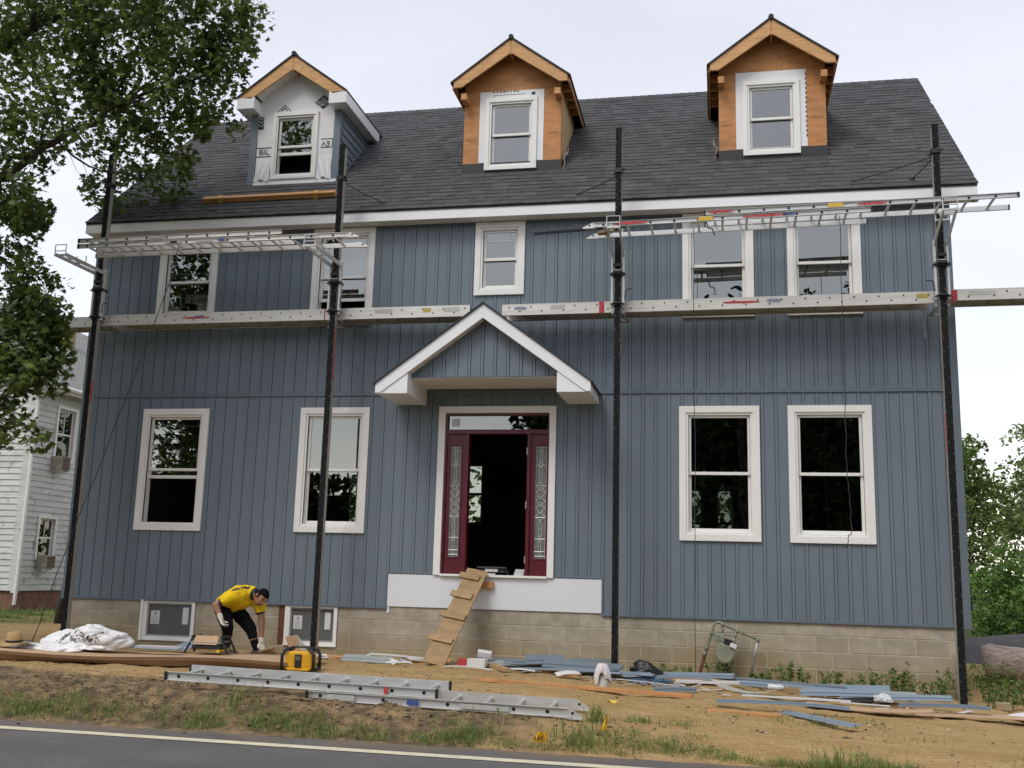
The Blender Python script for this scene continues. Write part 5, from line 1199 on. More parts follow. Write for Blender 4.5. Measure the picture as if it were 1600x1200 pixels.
# ------------------------------------------------------------------ gas meter
gm = thing('gas_meter', 'old green gas meter hanging on a crooked pipe loop by the foundation', 'gas meter', (1.5, -.22, .05))
y = -.22
mb = MB().tube([(1.16, y+.06, -.05), (1.19, y+.04, .14), (1.245, y+.02, .34)], .022, 10); mb.build('rusty_riser', RUST, gm, smooth=True)
mb = MB().tube([(1.23, y+.02, .30), (1.30, y, .52), (1.345, y, .66), (1.36, y, .72), (1.39, y, .755), (1.43, y, .76), (1.475, y, .742), (1.56, y, .706), (1.66, y, .667), (1.80, y, .61), (1.915, y, .562)], .0205, 10)
for (p, r_) in (((1.245, y+.015, .36), .03), ((1.27, y+.01, .43), .03), ((1.335, y, .63), .032), ((1.475, y, .742), .034), ((1.66, y, .667), .034), ((1.72, y, .644), .028), ((1.915, y, .562), .032)):
    mb.tube([(p[0]-.02, p[1], p[2]-.008 if r_ > .031 else p[2]-.02), (p[0]+.02, p[1], p[2]+(-.008+.0 if r_ > .031 else .02))], r_, 10)
mb.tube([(1.475, y, .73), (1.475, y, .60)], .019, 8); mb.tube([(1.475, y, .625), (1.475, y, .585)], .028, 8); mb.tube([(1.655, y, .66), (1.615, y, .55)], .019, 8); mb.tube([(1.62, y, .575), (1.605, y, .53)], .027, 8)
mb.tube([(1.325, y, .625), (1.40, y-.02, .605), (1.50, y-.03, .565), (1.63, y-.03, .515)], .024, 9)
mb.build('pipe_loop', PIPE, gm, smooth=True)
MB().tube([(1.915, y, .56), (1.87, y, .36), (1.815, y+.02, .09)], .019, 10).build('outlet_pipe', GALV, gm, smooth=True)
P = [(-.105, .10), (-.118, .0), (-.112, -.07), (-.06, -.135), (.01, -.15), (.075, -.13), (.108, -.06), (.115, .02), (.105, .10)]
c_, s_ = math.cos(-.22), math.sin(-.22); P = [(1.51+a*c_-b*s_, .40+a*s_+b*c_) for a, b in P]
MB().prism(P, 'y', y-.10, y+.06).build('meter_body', PIPE, gm, bevel=.02)
o = MB().box(-.10, .10, -.085, .05, -.04, .045).build('meter_head', PIPE, gm, bevel=.012, world=False); o.matrix_parent_inverse = Matrix(); o.location = (.03, .0, .49); o.rotation_euler = (0, .25, 0)
o = MB().box(-.055, .055, -.012, .012, -.035, .03).build('index_cover', BLACK, gm, bevel=.006, world=False); o.location = (.045, -.10, .475); o.rotation_euler = (0, .3, 0)
o = MB().box(-.042, .045, -.008, .006, -.03, .025).build('index_face', WSC, gm, bevel=.008, world=False); o.location = (.105, -.118, .43); o.rotation_euler = (0, .4, 0)
MB().tube([(1.39, y-.03, .56), (1.39, y-.09, .555)], .045, 12).build('regulator', PIPE, gm)
# ------------------------------------------------------------------ the worker
def caps(mb, a, b, ra, rb, n=14):
    a = Vector(a); b = Vector(b); d = (b-a).normalized(); P, Rr = [], []
    for k in range(5): t = -math.pi/2+k*math.pi/8; P.append(a+d*(ra*math.sin(t))); Rr.append(max(.0008, ra*math.cos(t)))
    for k in range(5): t = k*math.pi/8; P.append(b+d*(rb*math.sin(t))); Rr.append(max(.0008, rb*math.cos(t)))
    mb.tube(P, Rr, n)
def fuse(name, mb, mats, parent, voxel, sm=8, fold=0., fsc=(7, 7, 7), paint=None):
    """fuses overlapping tapered limbs into one continuous skin"""
    me = mb.mesh(name, mats[0]); o = bpy.data.objects.new(name, me); link(o)
    r = o.modifiers.new('r', 'REMESH'); r.mode = 'VOXEL'; r.voxel_size = voxel
    q = o.modifiers.new('s', 'SMOOTH'); q.factor = .5; q.iterations = sm
    dg = bpy.context.evaluated_depsgraph_get(); dg.update(); m2 = bpy.data.meshes.new_from_object(o.evaluated_get(dg)); bpy.data.objects.remove(o)
    m2.materials.clear(); [m2.materials.append(m) for m in mats]
    if fold:
        for v in m2.vertices:
            c = v.co; v.co = c+v.normal*fold*(noise.noise(Vector((c.x*fsc[0], c.y*fsc[1], c.z*fsc[2])))+.5*noise.noise(Vector((c.x*fsc[0]*2.3+5, c.y*fsc[1]*2.3, c.z*fsc[2]*2.3))))
    for p in m2.polygons:
        p.use_smooth = True
        if paint: p.material_index = paint(p.center)
    o2 = bpy.data.objects.new(name, m2); link(o2); return put(o2, parent)
SKIN_M = mat('skin', (.30, .145, .085), .55, .10, 9)
SHIRT = mat('yellow_shirt', (.74, .50, .012), .85, .10, 5, .3, 26, spec=.2); PANTS = mat('black_trousers', (.008, .008, .009), .9, .2, 12, .4, 30, spec=.1); HAIR = mat('black_hair', (.006, .005, .005), .85, .3, 60, .6, 160, spec=.12)
GLOVE = mat('white_glove', (.60, .56, .47), .9, .16, 16, .4, 60)
_vis = [o for o in bpy.data.objects if not o.hide_viewport]
for o in _vis: o.hide_viewport = True      # keeps the remeshing below quick; shown again right after
wk = thing('person', 'person in a yellow shirt, black knee length trousers and white gloves bending over tools', 'person', (-4.9, -.95, .13))
pel = (-5.10, -.92, .79); wai = (-5.02, -.93, .855); che = (-4.85, -.95, .935); nkb = (-4.71, -.96, .96); nk = (-4.645, -.975, .94); hd = (-4.565, -.99, .905)
sR, eR, wR = (-4.87, -1.12, .925), (-5.09, -1.22, .80), (-4.99, -1.25, .635)
sL, eL, wL = (-4.67, -.82, .86), (-4.60, -.83, .61), (-4.575, -.85, .33)
hpR, knR, akR, toR = (-5.09, -1.01, .75), (-4.965, -1.08, .50), (-4.985, -1.02, .20), (-4.86, -1.05, .155)
hpL, knL, akL, toL = (-5.0, -.83, .75), (-4.74, -.87, .50), (-4.625, -.86, .20), (-4.51, -.90, .155)
mid = lambda a, b, t=.5: tuple(a[i]+(b[i]-a[i])*t for i in range(3))
off = lambda p, y: (p[0], p[1]+y, p[2])
HC = Vector((-4.555, -.995, .905)); fd = Vector((.62, -.42, -.62)).normalized(); hu = Vector((.62, -.05, .70)); hu = (hu-fd*hu.dot(fd)).normalized(); hs = fd.cross(hu)
HM = Matrix((hs, fd, hu)).transposed(); HT = HM.transposed()
def hp(a, b, c): return HC+HM @ Vector((a, b, c))
mb = MB()
for y in (-.07, .07): caps(mb, off(pel, y), off(wai, y), .10, .098); caps(mb, off(wai, y), off(che, y), .098, .105)
caps(mb, che, nkb, .11, .07); caps(mb, nkb, nk, .062, .054); caps(mb, nk, hd, .054, .05)
for (s0, e0, w0) in ((sR, eR, wR), (sL, eL, wL)): caps(mb, che, s0, .09, .06); caps(mb, s0, e0, .055, .043); caps(mb, e0, w0, .045, .030)
for (h0, k0, a0, t0) in ((hpR, knR, akR, toR), (hpL, knL, akL, toL)):
    caps(mb, pel, h0, .10, .095); caps(mb, h0, k0, .09, .058); caps(mb, k0, mid(k0, a0, .35), .055, .056); caps(mb, mid(k0, a0, .35), a0, .056, .036); caps(mb, a0, t0, .036, .03)
bm = bmesh.new(); bmesh.ops.create_icosphere(bm, subdivisions=4, radius=1)
for v in bm.verts:
    p = v.co.copy(); k = 1-.18*max(0, -p.z)*max(0, 1-abs(p.y)); x, y_, z = p.x*.078*k, p.y*.098, p.z*.118
    if p.y > .3 and p.z < -.2: y_ += .006
    if p.y > 0:
        y_ += .028*math.exp(-((p.x/.15)**2+((p.z+.12)/.22)**2))-.012*sum(math.exp(-(((p.x-s_*.38)/.16)**2+((p.z-.08)/.10)**2)) for s_ in (-1, 1))-.007*math.exp(-((p.x/.28)**2+((p.z+.48)/.06)**2))+.006*math.exp(-((p.x/.25)**2+((p.z+.40)/.05)**2))
    v.co = hp(x, y_, z)
bm.verts.index_update(); mb.add([v.co for v in bm.verts], [tuple(v.index for v in f.verts) for f in bm.faces]); bm.free()
for s_ in (-1, 1): mb.tube([hp(s_*.074, -.01, -.025), hp(s_*.084, -.014, .0), hp(s_*.086, -.018, .02), hp(s_*.076, -.016, .034)], [.008, .014, .016, .008], 8)
def body_paint(c):
    l_ = HT @ (Vector(c)-HC)
    if l_.length > .16: return 0
    if l_.y > .06 and abs(abs(l_.x)-.031) < .015 and abs(l_.z-.034) < .005: return 1
    if l_.y > .06 and abs(abs(l_.x)-.030) < .010 and abs(l_.z-.010) < .006: return 1
    if (l_.z > .058 and l_.y > .03) or (l_.y <= .03 and l_.z > -.015): return 1 if abs(l_.x) < .08 else 0
    return 0
fuse('body', mb, [SKIN_M, HAIR], wk, .0065, 4, paint=body_paint)
bm = bmesh.new(); bmesh.ops.create_icosphere(bm, subdivisions=5, radius=1)
for v in list(bm.verts):
    p = v.co.copy(); n_ = 1+.035*noise.noise(p*14); v.co = hp(p.x*.084*n_, p.y*.103*n_-.007, p.z*.124*n_+.003)
kill = [v for v in bm.verts if (lambda l_: (l_.y > .03+.012*noise.noise(v.co*50) and l_.z < .058) or l_.z < -.03+.012*noise.noise(v.co*45) or (abs(l_.x) > .06 and l_.z < .03 and l_.y > -.035))(HT @ (v.co-HC))]
bmesh.ops.delete(bm, geom=kill, context='VERTS')
me = bpy.data.meshes.new('hair'); bm.to_mesh(me); bm.free(); me.materials.append(HAIR)
for p in me.polygons: p.use_smooth = True
o = bpy.data.objects.new('hair', me); link(o); put(o, wk); sm = o.modifiers.new('s', 'SOLIDIFY'); sm.thickness = .007
# shirt: torso and short sleeves with black cuffs and shoulder print
slR, slL = mid(sR, eR, .60), mid(sL, eL, .52)
mb = MB(); hem = (-5.075, -.925, .825)
for y in (-.075, .075): caps(mb, off(hem, y), off(wai, y), .108, .118); caps(mb, off(wai, y), off(che, y), .118, .132)
caps(mb, (wai[0]+.04, wai[1], wai[2]-.06), (che[0]+.03, che[1], che[2]-.075), .10, .11)
caps(mb, che, nkb, .135, .092)
for (s0, e0) in ((sR, slR), (sL, slL)): caps(mb, che, s0, .12, .092); caps(mb, s0, e0, .090, .073)
def shirt_paint(c):
    c = Vector(c)
    for e_, s0 in ((slR, sR), (slL, sL)):
        ax = (Vector(e_)-Vector(s0)).normalized(); t = (c-Vector(e_)).dot(ax)
        if t > .028 and (c-Vector(e_)).length < .11: return 1
    if (c-Vector(nk)).length < .09 and (c-Vector(nkb)).dot(Vector(nk)-Vector(nkb)) > .002: return 1
    u = (c.x+4.90)/.19; 
    if 0 < u < 1 and c.y < -1.0 and abs(c.z-(1.0+.035*u)) < .022 and noise.noise(c*55) > -.22: return 1
    return 0
fuse('shirt', mb, [SHIRT, INK], wk, .009, 7, .011, (9, 7, 16), shirt_paint)
mb = MB()
caps(mb, mid(pel, wai, .1), pel, .12, .125)
for (h0, k0, a0) in ((hpR, knR, akR), (hpL, knL, akL)):
    caps(mb, pel, h0, .125, .11); caps(mb, h0, mid(h0, k0), .112, .10); caps(mb, mid(h0, k0), k0, .10, .08); caps(mb, k0, mid(k0, a0, .36), .08, .066)
fuse('trousers', mb, [PANTS], wk, .009, 6, .008, (8, 8, 18))
for (k_, a_, t_) in ((knR, akR, toR), (knL, akL, toL)):
    s0 = mid(k_, a_, .56); mb = MB(); caps(mb, s0, a_, .054, .044); caps(mb, a_, mid(a_, t_, .3), .044, .04); fuse('sock', mb, [PANTS], wk, .007, 3)
    mb = MB(); caps(mb, (a_[0]-.04, a_[1], .175), mid(a_, t_, .5), .046, .046); caps(mb, mid(a_, t_, .4), (t_[0]+.03, t_[1], .162), .046, .036); fuse('shoe', mb, [mat('work_shoe', (.05, .035, .025), .8, .3, 14)], wk, .008, 3)
# gloved hands, five fingers each, fused to one glove
def hand(w_, dirv, palm_n, thumb_side, curl):
    w_ = Vector(w_); d = Vector(dirv).normalized(); n_ = Vector(palm_n); n_ = (n_-d*n_.dot(d)).normalized(); s = d.cross(n_)*thumb_side; mb = MB()
    caps(mb, w_-d*.035, w_+d*.01, .037, .034)
    for o_ in (-.022, 0, .022): caps(mb, w_+d*.015+s*o_*.7, w_+d*.082+s*o_, .020, .017, 10)
    for (o_, ln) in ((.033, .072), (.012, .080), (-.010, .075), (-.031, .058)):
        b = w_+d*.082+s*o_; p1 = b+d*ln*.42+n_*curl*ln*.18; p2 = p1+d*ln*.32*(1-curl*.6)+n_*curl*ln*.36; p3 = p2+d*ln*.22*(1-curl*1.2)+n_*curl*ln*.30
        caps(mb, b-d*.01, p1, .0105, .0105, 9); caps(mb, p1, p2, .0105, .010, 9); caps(mb, p2, p3, .010, .009, 9)
    b = w_+d*.022+s*.022; q = b+s*.026+d*.03+n_*.012; caps(mb, b, q, .016, .013, 9); caps(mb, q, q+d*.032+n_*.02*(1+curl)+s*.004, .013, .0105, 9)
    fuse('glove', mb, [GLOVE], wk, .0035, 2)
hand(wR, (.45, -.10, -.88), (.8, .1, .4), -1, .85)
hand(wL, (.18, -.1, -.98), (.5, -.8, .1), 1, .55)
for o in _vis: o.hide_viewport = False
# hand brush held low
t = thing('hand_brush', 'brown bristle brush sweeping by the bending worker', 'brush', (-4.44, -.92, gz(-4.4, -.9)+.02), (0, -.25, -.2))
MB().box(-.12, .10, -.02, .02, .07, .095).build('brush_block', RAMPW, t, world=False, bevel=.006)
mb = MB(); hr = random.Random(4)
for i in range(420):
    x = hr.uniform(-.115, .095); y_ = hr.uniform(-.018, .018); mb.tube([(x, y_, .07), (x*1.35+hr.uniform(-.012, .012), y_*2.2, hr.uniform(-.005, .01))], .0016, 3, cap=False)
mb.build('bristles', mat('bristle', (.19, .10, .045), .9, .3, 30), t, world=False)
# ------------------------------------------------------------------ neighbouring white house at the left
CLAP = mat('old_white_clapboard', (.52, .52, .49), .75, .0, 2.2, .3, 30, col2=(.66, .66, .64), stretch=(1, 1.2, 3), rnd=.05)
tt = CLAP.node_tree; b_ = tt.nodes['Principled BSDF']; src = b_.inputs['Base Color'].links[0].from_socket
n1 = tt.nodes.new('ShaderNodeTexNoise'); n1.inputs['Scale'].default_value = 4.5; n1.inputs['Detail'].default_value = 8; n1.inputs['Roughness'].default_value = .7
tc1 = tt.nodes.new('ShaderNodeTexCoord'); tt.links.new(tc1.outputs['Object'], n1.inputs[0])
m1 = tt.nodes.new('ShaderNodeMapRange'); m1.inputs[1].default_value = .58; m1.inputs[2].default_value = .68; tt.links.new(n1.outputs[0], m1.inputs[0])
x1 = tt.nodes.new('ShaderNodeMix'); x1.data_type = 'RGBA'; x1.inputs[7].default_value = (.20, .19, .13, 1); tt.links.new(m1.outputs[0], x1.inputs[0]); tt.links.new(src, x1.inputs[6]); tt.links.new(x1.outputs[2], b_.inputs['Base Color'])
nb = thing('house', 'old white clapboard house with peeling paint at the left edge', 'house', (-18, 11, .1))
NX, NY0, NY1, NZ0, NZ1 = -14.75, 7.8, 16.5, .62, 5.55
NW = [(8.42, 9.02, 1.42, 2.35), (8.72, 9.4, 3.85, 5.1)]
mb = MB()
for a, b, c, d in rects_minus(NY0, NY1, NZ0, NZ1, NW): mb.box(NX-.2, NX-.03, a, b, c, d)
mb.box(-24, NX-.2, NY0+.03, NY0+.2, NZ0, NZ1); mb.box(-24, NX-.2, NY1-.2, NY1, NZ0, NZ1)
wl2 = mb.build('wall', CLAP, nb)
z = NZ0
while z < NZ1-.02:
    mb = MB(); e = z+.145
    for a, b, c, d in rects_minus(NY0-.0, NY1, z, min(e, NZ1), NW):
        mb.add([(NX+.004, a, c), (NX+.004, b, c), (NX-.018, b, d), (NX-.018, a, d), (NX-.03, a, c), (NX-.03, b, c)], [(0, 1, 2, 3), (4, 5, 1, 0)])
    if mb.f: mb.build('clapboard', CLAP, wl2)
    mb = MB(); mb.add([(-24, NY0-.004, z), (NX-.06, NY0-.004, z), (NX-.06, NY0+.018, min(e, NZ1)), (-24, NY0+.018, min(e, NZ1)), (-24, NY0+.03, z), (NX-.06, NY0+.03, z)], [(0, 1, 2, 3), (4, 5, 1, 0)])
    mb.build('clapboard', CLAP, wl2); z = e
MB().box(NX-.1, NX+.02, NY0-.03, NY0+.1, NZ0-.05, NZ1).build('corner_board', CLAP, nb)
BRK = mat('old_brick', (.20, .105, .07), .95, .35, 7, .5, 30)
MB().box(-24, NX-.05, NY0+.06, NY1-.1, -.4, NZ0).build('brick_foundation', BRK, nb)
mb = MB(); RP = [(-24.3, NZ1-.1), (NX+.35, NZ1-.1), (NX+.35, NZ1+.02), (-19.4, NZ1+3.6), (-24.3, NZ1+.1)]
mb.prism([(NX+.35, NZ1-.06), (NX+.35, NZ1+.06), (-19.4, NZ1+3.3), (-19.4, NZ1+3.18)], 'y', NY0-.35, NY1+.3); mb.prism([(-24.1, NZ1-.06), (-24.1, NZ1+.06), (-19.4, NZ1+3.3), (-19.4, NZ1+3.18)], 'y', NY0-.35, NY1+.3)
mb.build('roof', mat('old_grey_shingle', (.22, .22, .21), .95, .25, 8, .4, 40), nb)
MB().prism([(NX-.06, NZ1), (-23.9, NZ1), (-19.4, NZ1+3.1)], 'y', NY0+.05, NY0+.2).build('gable', CLAP, nb)
mb = MB().box(NX-.03, NX+.35, NY0-.33, NY1+.28, NZ1-.12, NZ1-.06); mb.box(NX+.33, NX+.37, NY0-.36, NY1+.3, NZ1-.14, NZ1+.05); mb.build('eave_trim', CLAP, nb)
MB().tube([(NX+.40, NY0-.2, NZ1-.02), (NX+.40, NY1, NZ1-.02)], .06, 8).build('gutter', WHITE, nb)
MB().tube([(NX+.38, NY0-.12, NZ1-.05), (NX+.1, NY0-.06, NZ1-.4), (NX+.05, NY0-.05, .3)], .04, 8).build('downspout', WHITE, nb)
MB().box(-17.8, -17.45, 12.6, 12.95, NZ1+1.2, NZ1+2.9).build('chimney', mat('tan_chimney', (.30, .22, .11), .9, .2, 6), nb)
for a, b, c, d in NW:
    mb = MB(); f = .07
    for q in ((a-f, a, c-f, d+f), (b, b+f, c-f, d+f), (a, b, d, d+f), (a, b, c-f, c)): mb.box(NX-.03, NX+.03, q[0], q[1], q[2], q[3])
    o = mb.build('window', WHITE, nb)
    mb = MB(); zm = (c+d)/2
    for q in ((a, a+.04, c, d), (b-.04, b, c, d), (a+.04, b-.04, c, c+.04), (a+.04, b-.04, d-.04, d), (a+.04, b-.04, zm-.02, zm+.02), ((a+b)/2-.01, (a+b)/2+.01, zm+.02, d-.04)): mb.box(NX-.08, NX-.05, q[0], q[1], q[2], q[3])
    mb.build('sash', WHITE, o); MB().box(NX-.068, NX-.064, a+.04, b-.04, c+.04, d-.04).build('pane', GLASSR, o)
mb = MB().box(-23.8, NX-.21, NY0+.21, NY1-.21, .3, NZ1-.1); mb.build('dark_room', INTER, nb)
for (yy, zz, lb, hh) in ((8.43, 1.16, 'rusty window air conditioner under the lower window of the white house', .30), (8.62, 3.55, 'rusty window air conditioner under the upper window of the white house', .34)):
    t = thing('air_conditioner', lb, 'air conditioner', (NX, yy, zz))
    MB().box(-.1, .30, 0, .34, 0, hh).build('housing', mat('aged_metal_case', (.34, .31, .25), .7, .3, 8), t, world=False, bevel=.01)
    MB().box(.301, .308, .02, .32, .02, hh-.02).build('rear_grille', mat('aged_grille', (.15, .10, .07), .85, .4, 14), t, world=False)
    MB().box(-.05, .02, .345, .62, 0, hh).build('side_panel', mat('grey_panel', (.16, .18, .19), .6, .1, 6), t, world=False)
    mb = MB().beam((.02, .05, -.02), (.28, .05, -.02), .03, .03); mb.beam((.02, .3, -.02), (.28, .3, -.02), .03, .03); mb.beam((.0, .17, -.2), (.26, .17, -.02), .03, .03); mb.build('bracket', WHITE, t, world=False)
# leaning dark post and its guy
o = MB().tube([(0, 0, -.1), (.02, 0, .4), (.10, .02, .78)], [.085, .075, .07], 8).build('wooden_post', mat('dark_old_wood', (.05, .04, .03), .95, .3, 8, .5, 30, stretch=(4, 4, 1)), smooth=True); o.location = (-10.95, 4.0, gz(-11, 4)); lab(o, 'dark leaning stump post between the two houses', 'post')
# log and mulch heap right of the house
bm = MB(); P = []; rs = []
for i in range(25): P.append((5.3+i*.12, 2.85-.03*i, .18+.03*math.sin(i*.7))); rs.append(.25+.035*noise.noise(Vector((i*.6, 0, 0))))
o = MB().tube(P, rs, 26).build('fallen_log', LOGM, smooth=True)
for v in o.data.vertices:
    n_ = noise.noise(Vector((v.co.x*2.0, v.co.y*14, v.co.z*14)))*.03; v.co += Vector((0, -.6, .8)).normalized()*n_
lab(o, 'pale weathered log lying right of the house corner', 'log')
bm = bmesh.new(); bmesh.ops.create_grid(bm, x_segments=70, y_segments=50, size=1)
for v in bm.verts:
    r_ = math.hypot(v.co.x, v.co.y); v.co.z = .62*max(0, 1-r_**1.6)+.05*noise.noise(v.co*7)-.05; v.co.x *= 5.0; v.co.y *= 2.2
me = bpy.data.meshes.new('mulch_heap'); bm.to_mesh(me); bm.free(); me.materials.append(mat('dark_mulch', (.075, .07, .072), .97, .4, 16, .8, 60)); o = bpy.data.objects.new('mulch_heap', me); link(o); o.location = (8.9, 8.6, -.08)
for p in me.polygons: p.use_smooth = True
lab(o, 'low dark mulch heap behind the log', 'mulch heap')
# ------------------------------------------------------------------ trees
BARK = mat('bark_dark', (.045, .036, .028), .95, .35, 6, .7, 24, stretch=(1, 1, .25)); BARKP = mat('bark_pale', (.24, .215, .18), .9, .35, 5, .5, 20, stretch=(1, 1, .3))
MAPLE = [mat('maple_leaf_%d' % i, c, .5, .2, 2, trans=.55) for i, c in enumerate([(.050, .082, .020), (.088, .135, .030), (.14, .20, .042), (.21, .27, .065)])]
OAK = [mat('far_leaf_%d' % i, c, .6, .2, 1, trans=.3) for i, c in enumerate([(.080, .13, .028), (.12, .185, .04), (.18, .25, .06), (.12, .155, .055)])]
WOODL = [mat('wood_leaf_%d' % i, c, .8, .2, 1, spec=.1) for i, c in enumerate([(.010, .016, .006), (.016, .026, .008), (.026, .04, .012), (.018, .024, .01)])]
BUSHL = [mat('bush_leaf_%d' % i, c, .55, .2, 1, trans=.35) for i, c in enumerate([(.075, .15, .024), (.12, .225, .035), (.17, .29, .05)])]
LEAF5 = [(0, -.5), (.12, -.22), (.42, -.30), (.30, -.05), (.5, .16), (.22, .14), (.16, .34), (0, .56), (-.16, .34), (-.22, .14), (-.5, .16), (-.30, -.05), (-.42, -.30), (-.12, -.22)]
LEAF1 = [(0, -.5), (.26, -.1), (.2, .25), (0, .55), (-.2, .25), (-.26, -.1)]
def leaves(mb, c, rad, n_, size, r_, shape, nm, droop=.3, shell=.0):
    for _ in range(n_):
        while True:
            p = Vector((r_.uniform(-1, 1), r_.uniform(-1, 1), r_.uniform(-1, 1)))
            if shell < p.length < 1: break
        p = Vector((p.x*rad[0], p.y*rad[1], p.z*rad[2]))+Vector(c)
        nrm = Vector((r_.gauss(0, .55), r_.gauss(-.1, .55), r_.uniform(.15, 1))).normalized(); t = nrm.orthogonal().normalized(); t = Matrix.Rotation(r_.uniform(0, 6.28), 3, nrm) @ t; b = nrm.cross(t); s = size*r_.uniform(.6, 1.25)
        vs = [p+t*(u*s)+b*(v*s)-Vector((0, 0, droop*s*(u*u+v*v))) for u, v in shape]
        b0 = len(mb.v); mb.v += [tuple(v) for v in vs]; mb.f.append(tuple(range(b0, b0+len(vs)))); mb.m.append(min(nm-1, int(r_.triangular(0, nm, nm*.35))))
def limb(mb, a, b, r0, r1, r_, wob=.12, n_=7):
    a = Vector(a); b = Vector(b); L_ = (b-a).length; P = []
    o1 = Vector((r_.uniform(-1, 1), r_.uniform(-1, 1), r_.uniform(-.5, 1)))*wob*L_
    for i in range(n_+1):
        t = i/n_; P.append(a.lerp(b, t)+o1*math.sin(math.pi*t)+Vector((r_.gauss(0, 1), r_.gauss(0, 1), r_.gauss(0, 1)))*.012*L_*(0 < i < n_))
    mb.tube(P, [r0+(r1-r0)*(i/n_) for i in range(n_+1)], 7); return P
def mesh_fast(mb, name, mats, parent):
    me = bpy.data.meshes.new(name); me.from_pydata(mb.v, [], mb.f)
    for m in mats: me.materials.append(m)
    me.polygons.foreach_set('material_index', mb.m); o = bpy.data.objects.new(name, me); link(o); put(o, parent); return o
# the maple at the left: trunk outside the frame, boughs reaching in over the corner
t = thing('maple_tree', 'large dark green maple hanging over the left corner of the blue house', 'tree', (-10.6, -2.9, .1)); r_ = random.Random(12)
CL = [(-7.7, -2.6, 8.7, .95, 560), (-6.6, -2.4, 8.5, .9, 560), (-5.65, -2.5, 8.5, .75, 430), (-4.95, -2.6, 8.35, .5, 190), (-4.5, -2.5, 8.4, .28, 50), (-7.2, -2.5, 7.5, .85, 560), (-6.2, -2.2, 7.5, .8, 500), (-5.35, -2.4, 7.7, .6, 260), (-4.85, -2.5, 7.8, .34, 80),
      (-8.05, -2.7, 6.5, .7, 360), (-7.85, -.15, 7.15, .55, 230), (-7.05, .05, 7.35, .42, 130), (-6.0, -2.0, 7.0, .36, 110), (-5.4, -2.3, 7.2, .34, 90), (-7.7, -2.8, 5.65, .55, 230), (-7.3, -2.8, 5.75, .30, 90), (-7.6, -2.5, 4.85, .5, 130), (-7.25, -2.6, 4.9, .28, 50),
      (-7.6, -2.7, 4.1, .5, 190), (-7.15, -2.6, 4.2, .32, 90), (-7.2, -2.7, 3.75, .42, 170), (-7.45, -2.6, 3.0, .38, 90), (-7.0, -2.6, 2.85, .22, 34), (-6.85, -2.6, 3.5, .18, 20),
      (-7.75, -2.4, 5.95, .32, 130), (-6.98, -2.6, 4.45, .25, 80), (-7.0, -2.6, 3.8, .3, 110), (-7.25, -2.6, 4.5, .38, 200), (-7.5, -2.6, 3.6, .4, 160), (-6.95, -2.6, 4.12, .26, 100),
      (-8.9, -2.9, 8.3, 1.1, 500), (-8.8, -2.8, 6.9, 1.0, 380), (-8.7, -2.8, 5.5, .85, 220), (-8.4, -2.7, 4.2, .7, 160), (-8.2, -2.7, 3.2, .5, 110), (-9.9, -2.9, 7.6, 1.3, 420), (-8.6, -1.6, 9.8, 1.3, 520), (-6.6, -2.0, 9.7, 1.2, 520), (-5.4, -2.3, 9.4, .7, 260), (-10.6, -3.2, 9.6, 1.7, 420), (-11.6, -2.5, 8.0, 1.5, 320), (-12.0, -3.4, 6.3, 1.4, 260), (-10.3, -1.4, 10.9, 1.6, 320), (-7.8, -2.6, 10.7, 1.2, 300)]
tb = MB(); lf = MB()
trunk = [(-10.6, -2.9, -.1), (-10.55, -2.88, 1.0), (-10.45, -2.9, 2.2), (-10.35, -2.9, 3.4)]; tb.tube(trunk, [.42, .33, .29, .27], 12)
mains = [((-10.35, -2.9, 3.3), (-8.3, -2.75, 5.9), .14, .075), ((-10.35, -2.9, 3.4), (-9.2, -2.8, 7.4), .17, .08), ((-10.4, -2.9, 3.4), (-10.6, -2.6, 8.5), .18, .09), ((-10.45, -2.9, 3.0), (-8.5, -2.7, 3.9), .08, .04), ((-9.2, -2.8, 7.4), (-7.2, -2.4, 8.9), .075, .035), ((-8.3, -2.75, 5.9), (-6.6, -2.45, 7.3), .07, .03), ((-10.4, -2.9, 3.3), (-12.0, -3.1, 6.6), .15, .07)]
pts = []
for a, b, p, q in mains: pts += limb(tb, a, b, p, q, r_, .06, 9)[2:]
for (x, y, z, rd_, n_) in CL:
    c = Vector((x, y, z)); near = min(pts, key=lambda p: (p-c).length+(.6 if p.x > c.x else 0)); P = limb(tb, near, c, max(.014, .022*rd_+.008), .006, r_, .10, 6)
    for k in range(int(4+rd_*8)):
        e_ = c+Vector((r_.uniform(-1, 1), r_.uniform(-1, 1), r_.uniform(-1, .8)))*rd_*.9; Q = limb(tb, P[r_.randint(3, 6)], e_, .007, .002, r_, .12, 4)
        leaves(lf, e_, (rd_*.34,)*3, max(4, int(n_/(4+rd_*8)*1.4)), .104, r_, LEAF5, 4, .35)
    leaves(lf, c, (rd_*1.05, rd_*1.0, rd_*.95), int(n_*1.35), .104, r_, LEAF5, 4, .35)
mesh_fast(tb, 'trunk', [BARK], t); mesh_fast(lf, 'crown', MAPLE, t)
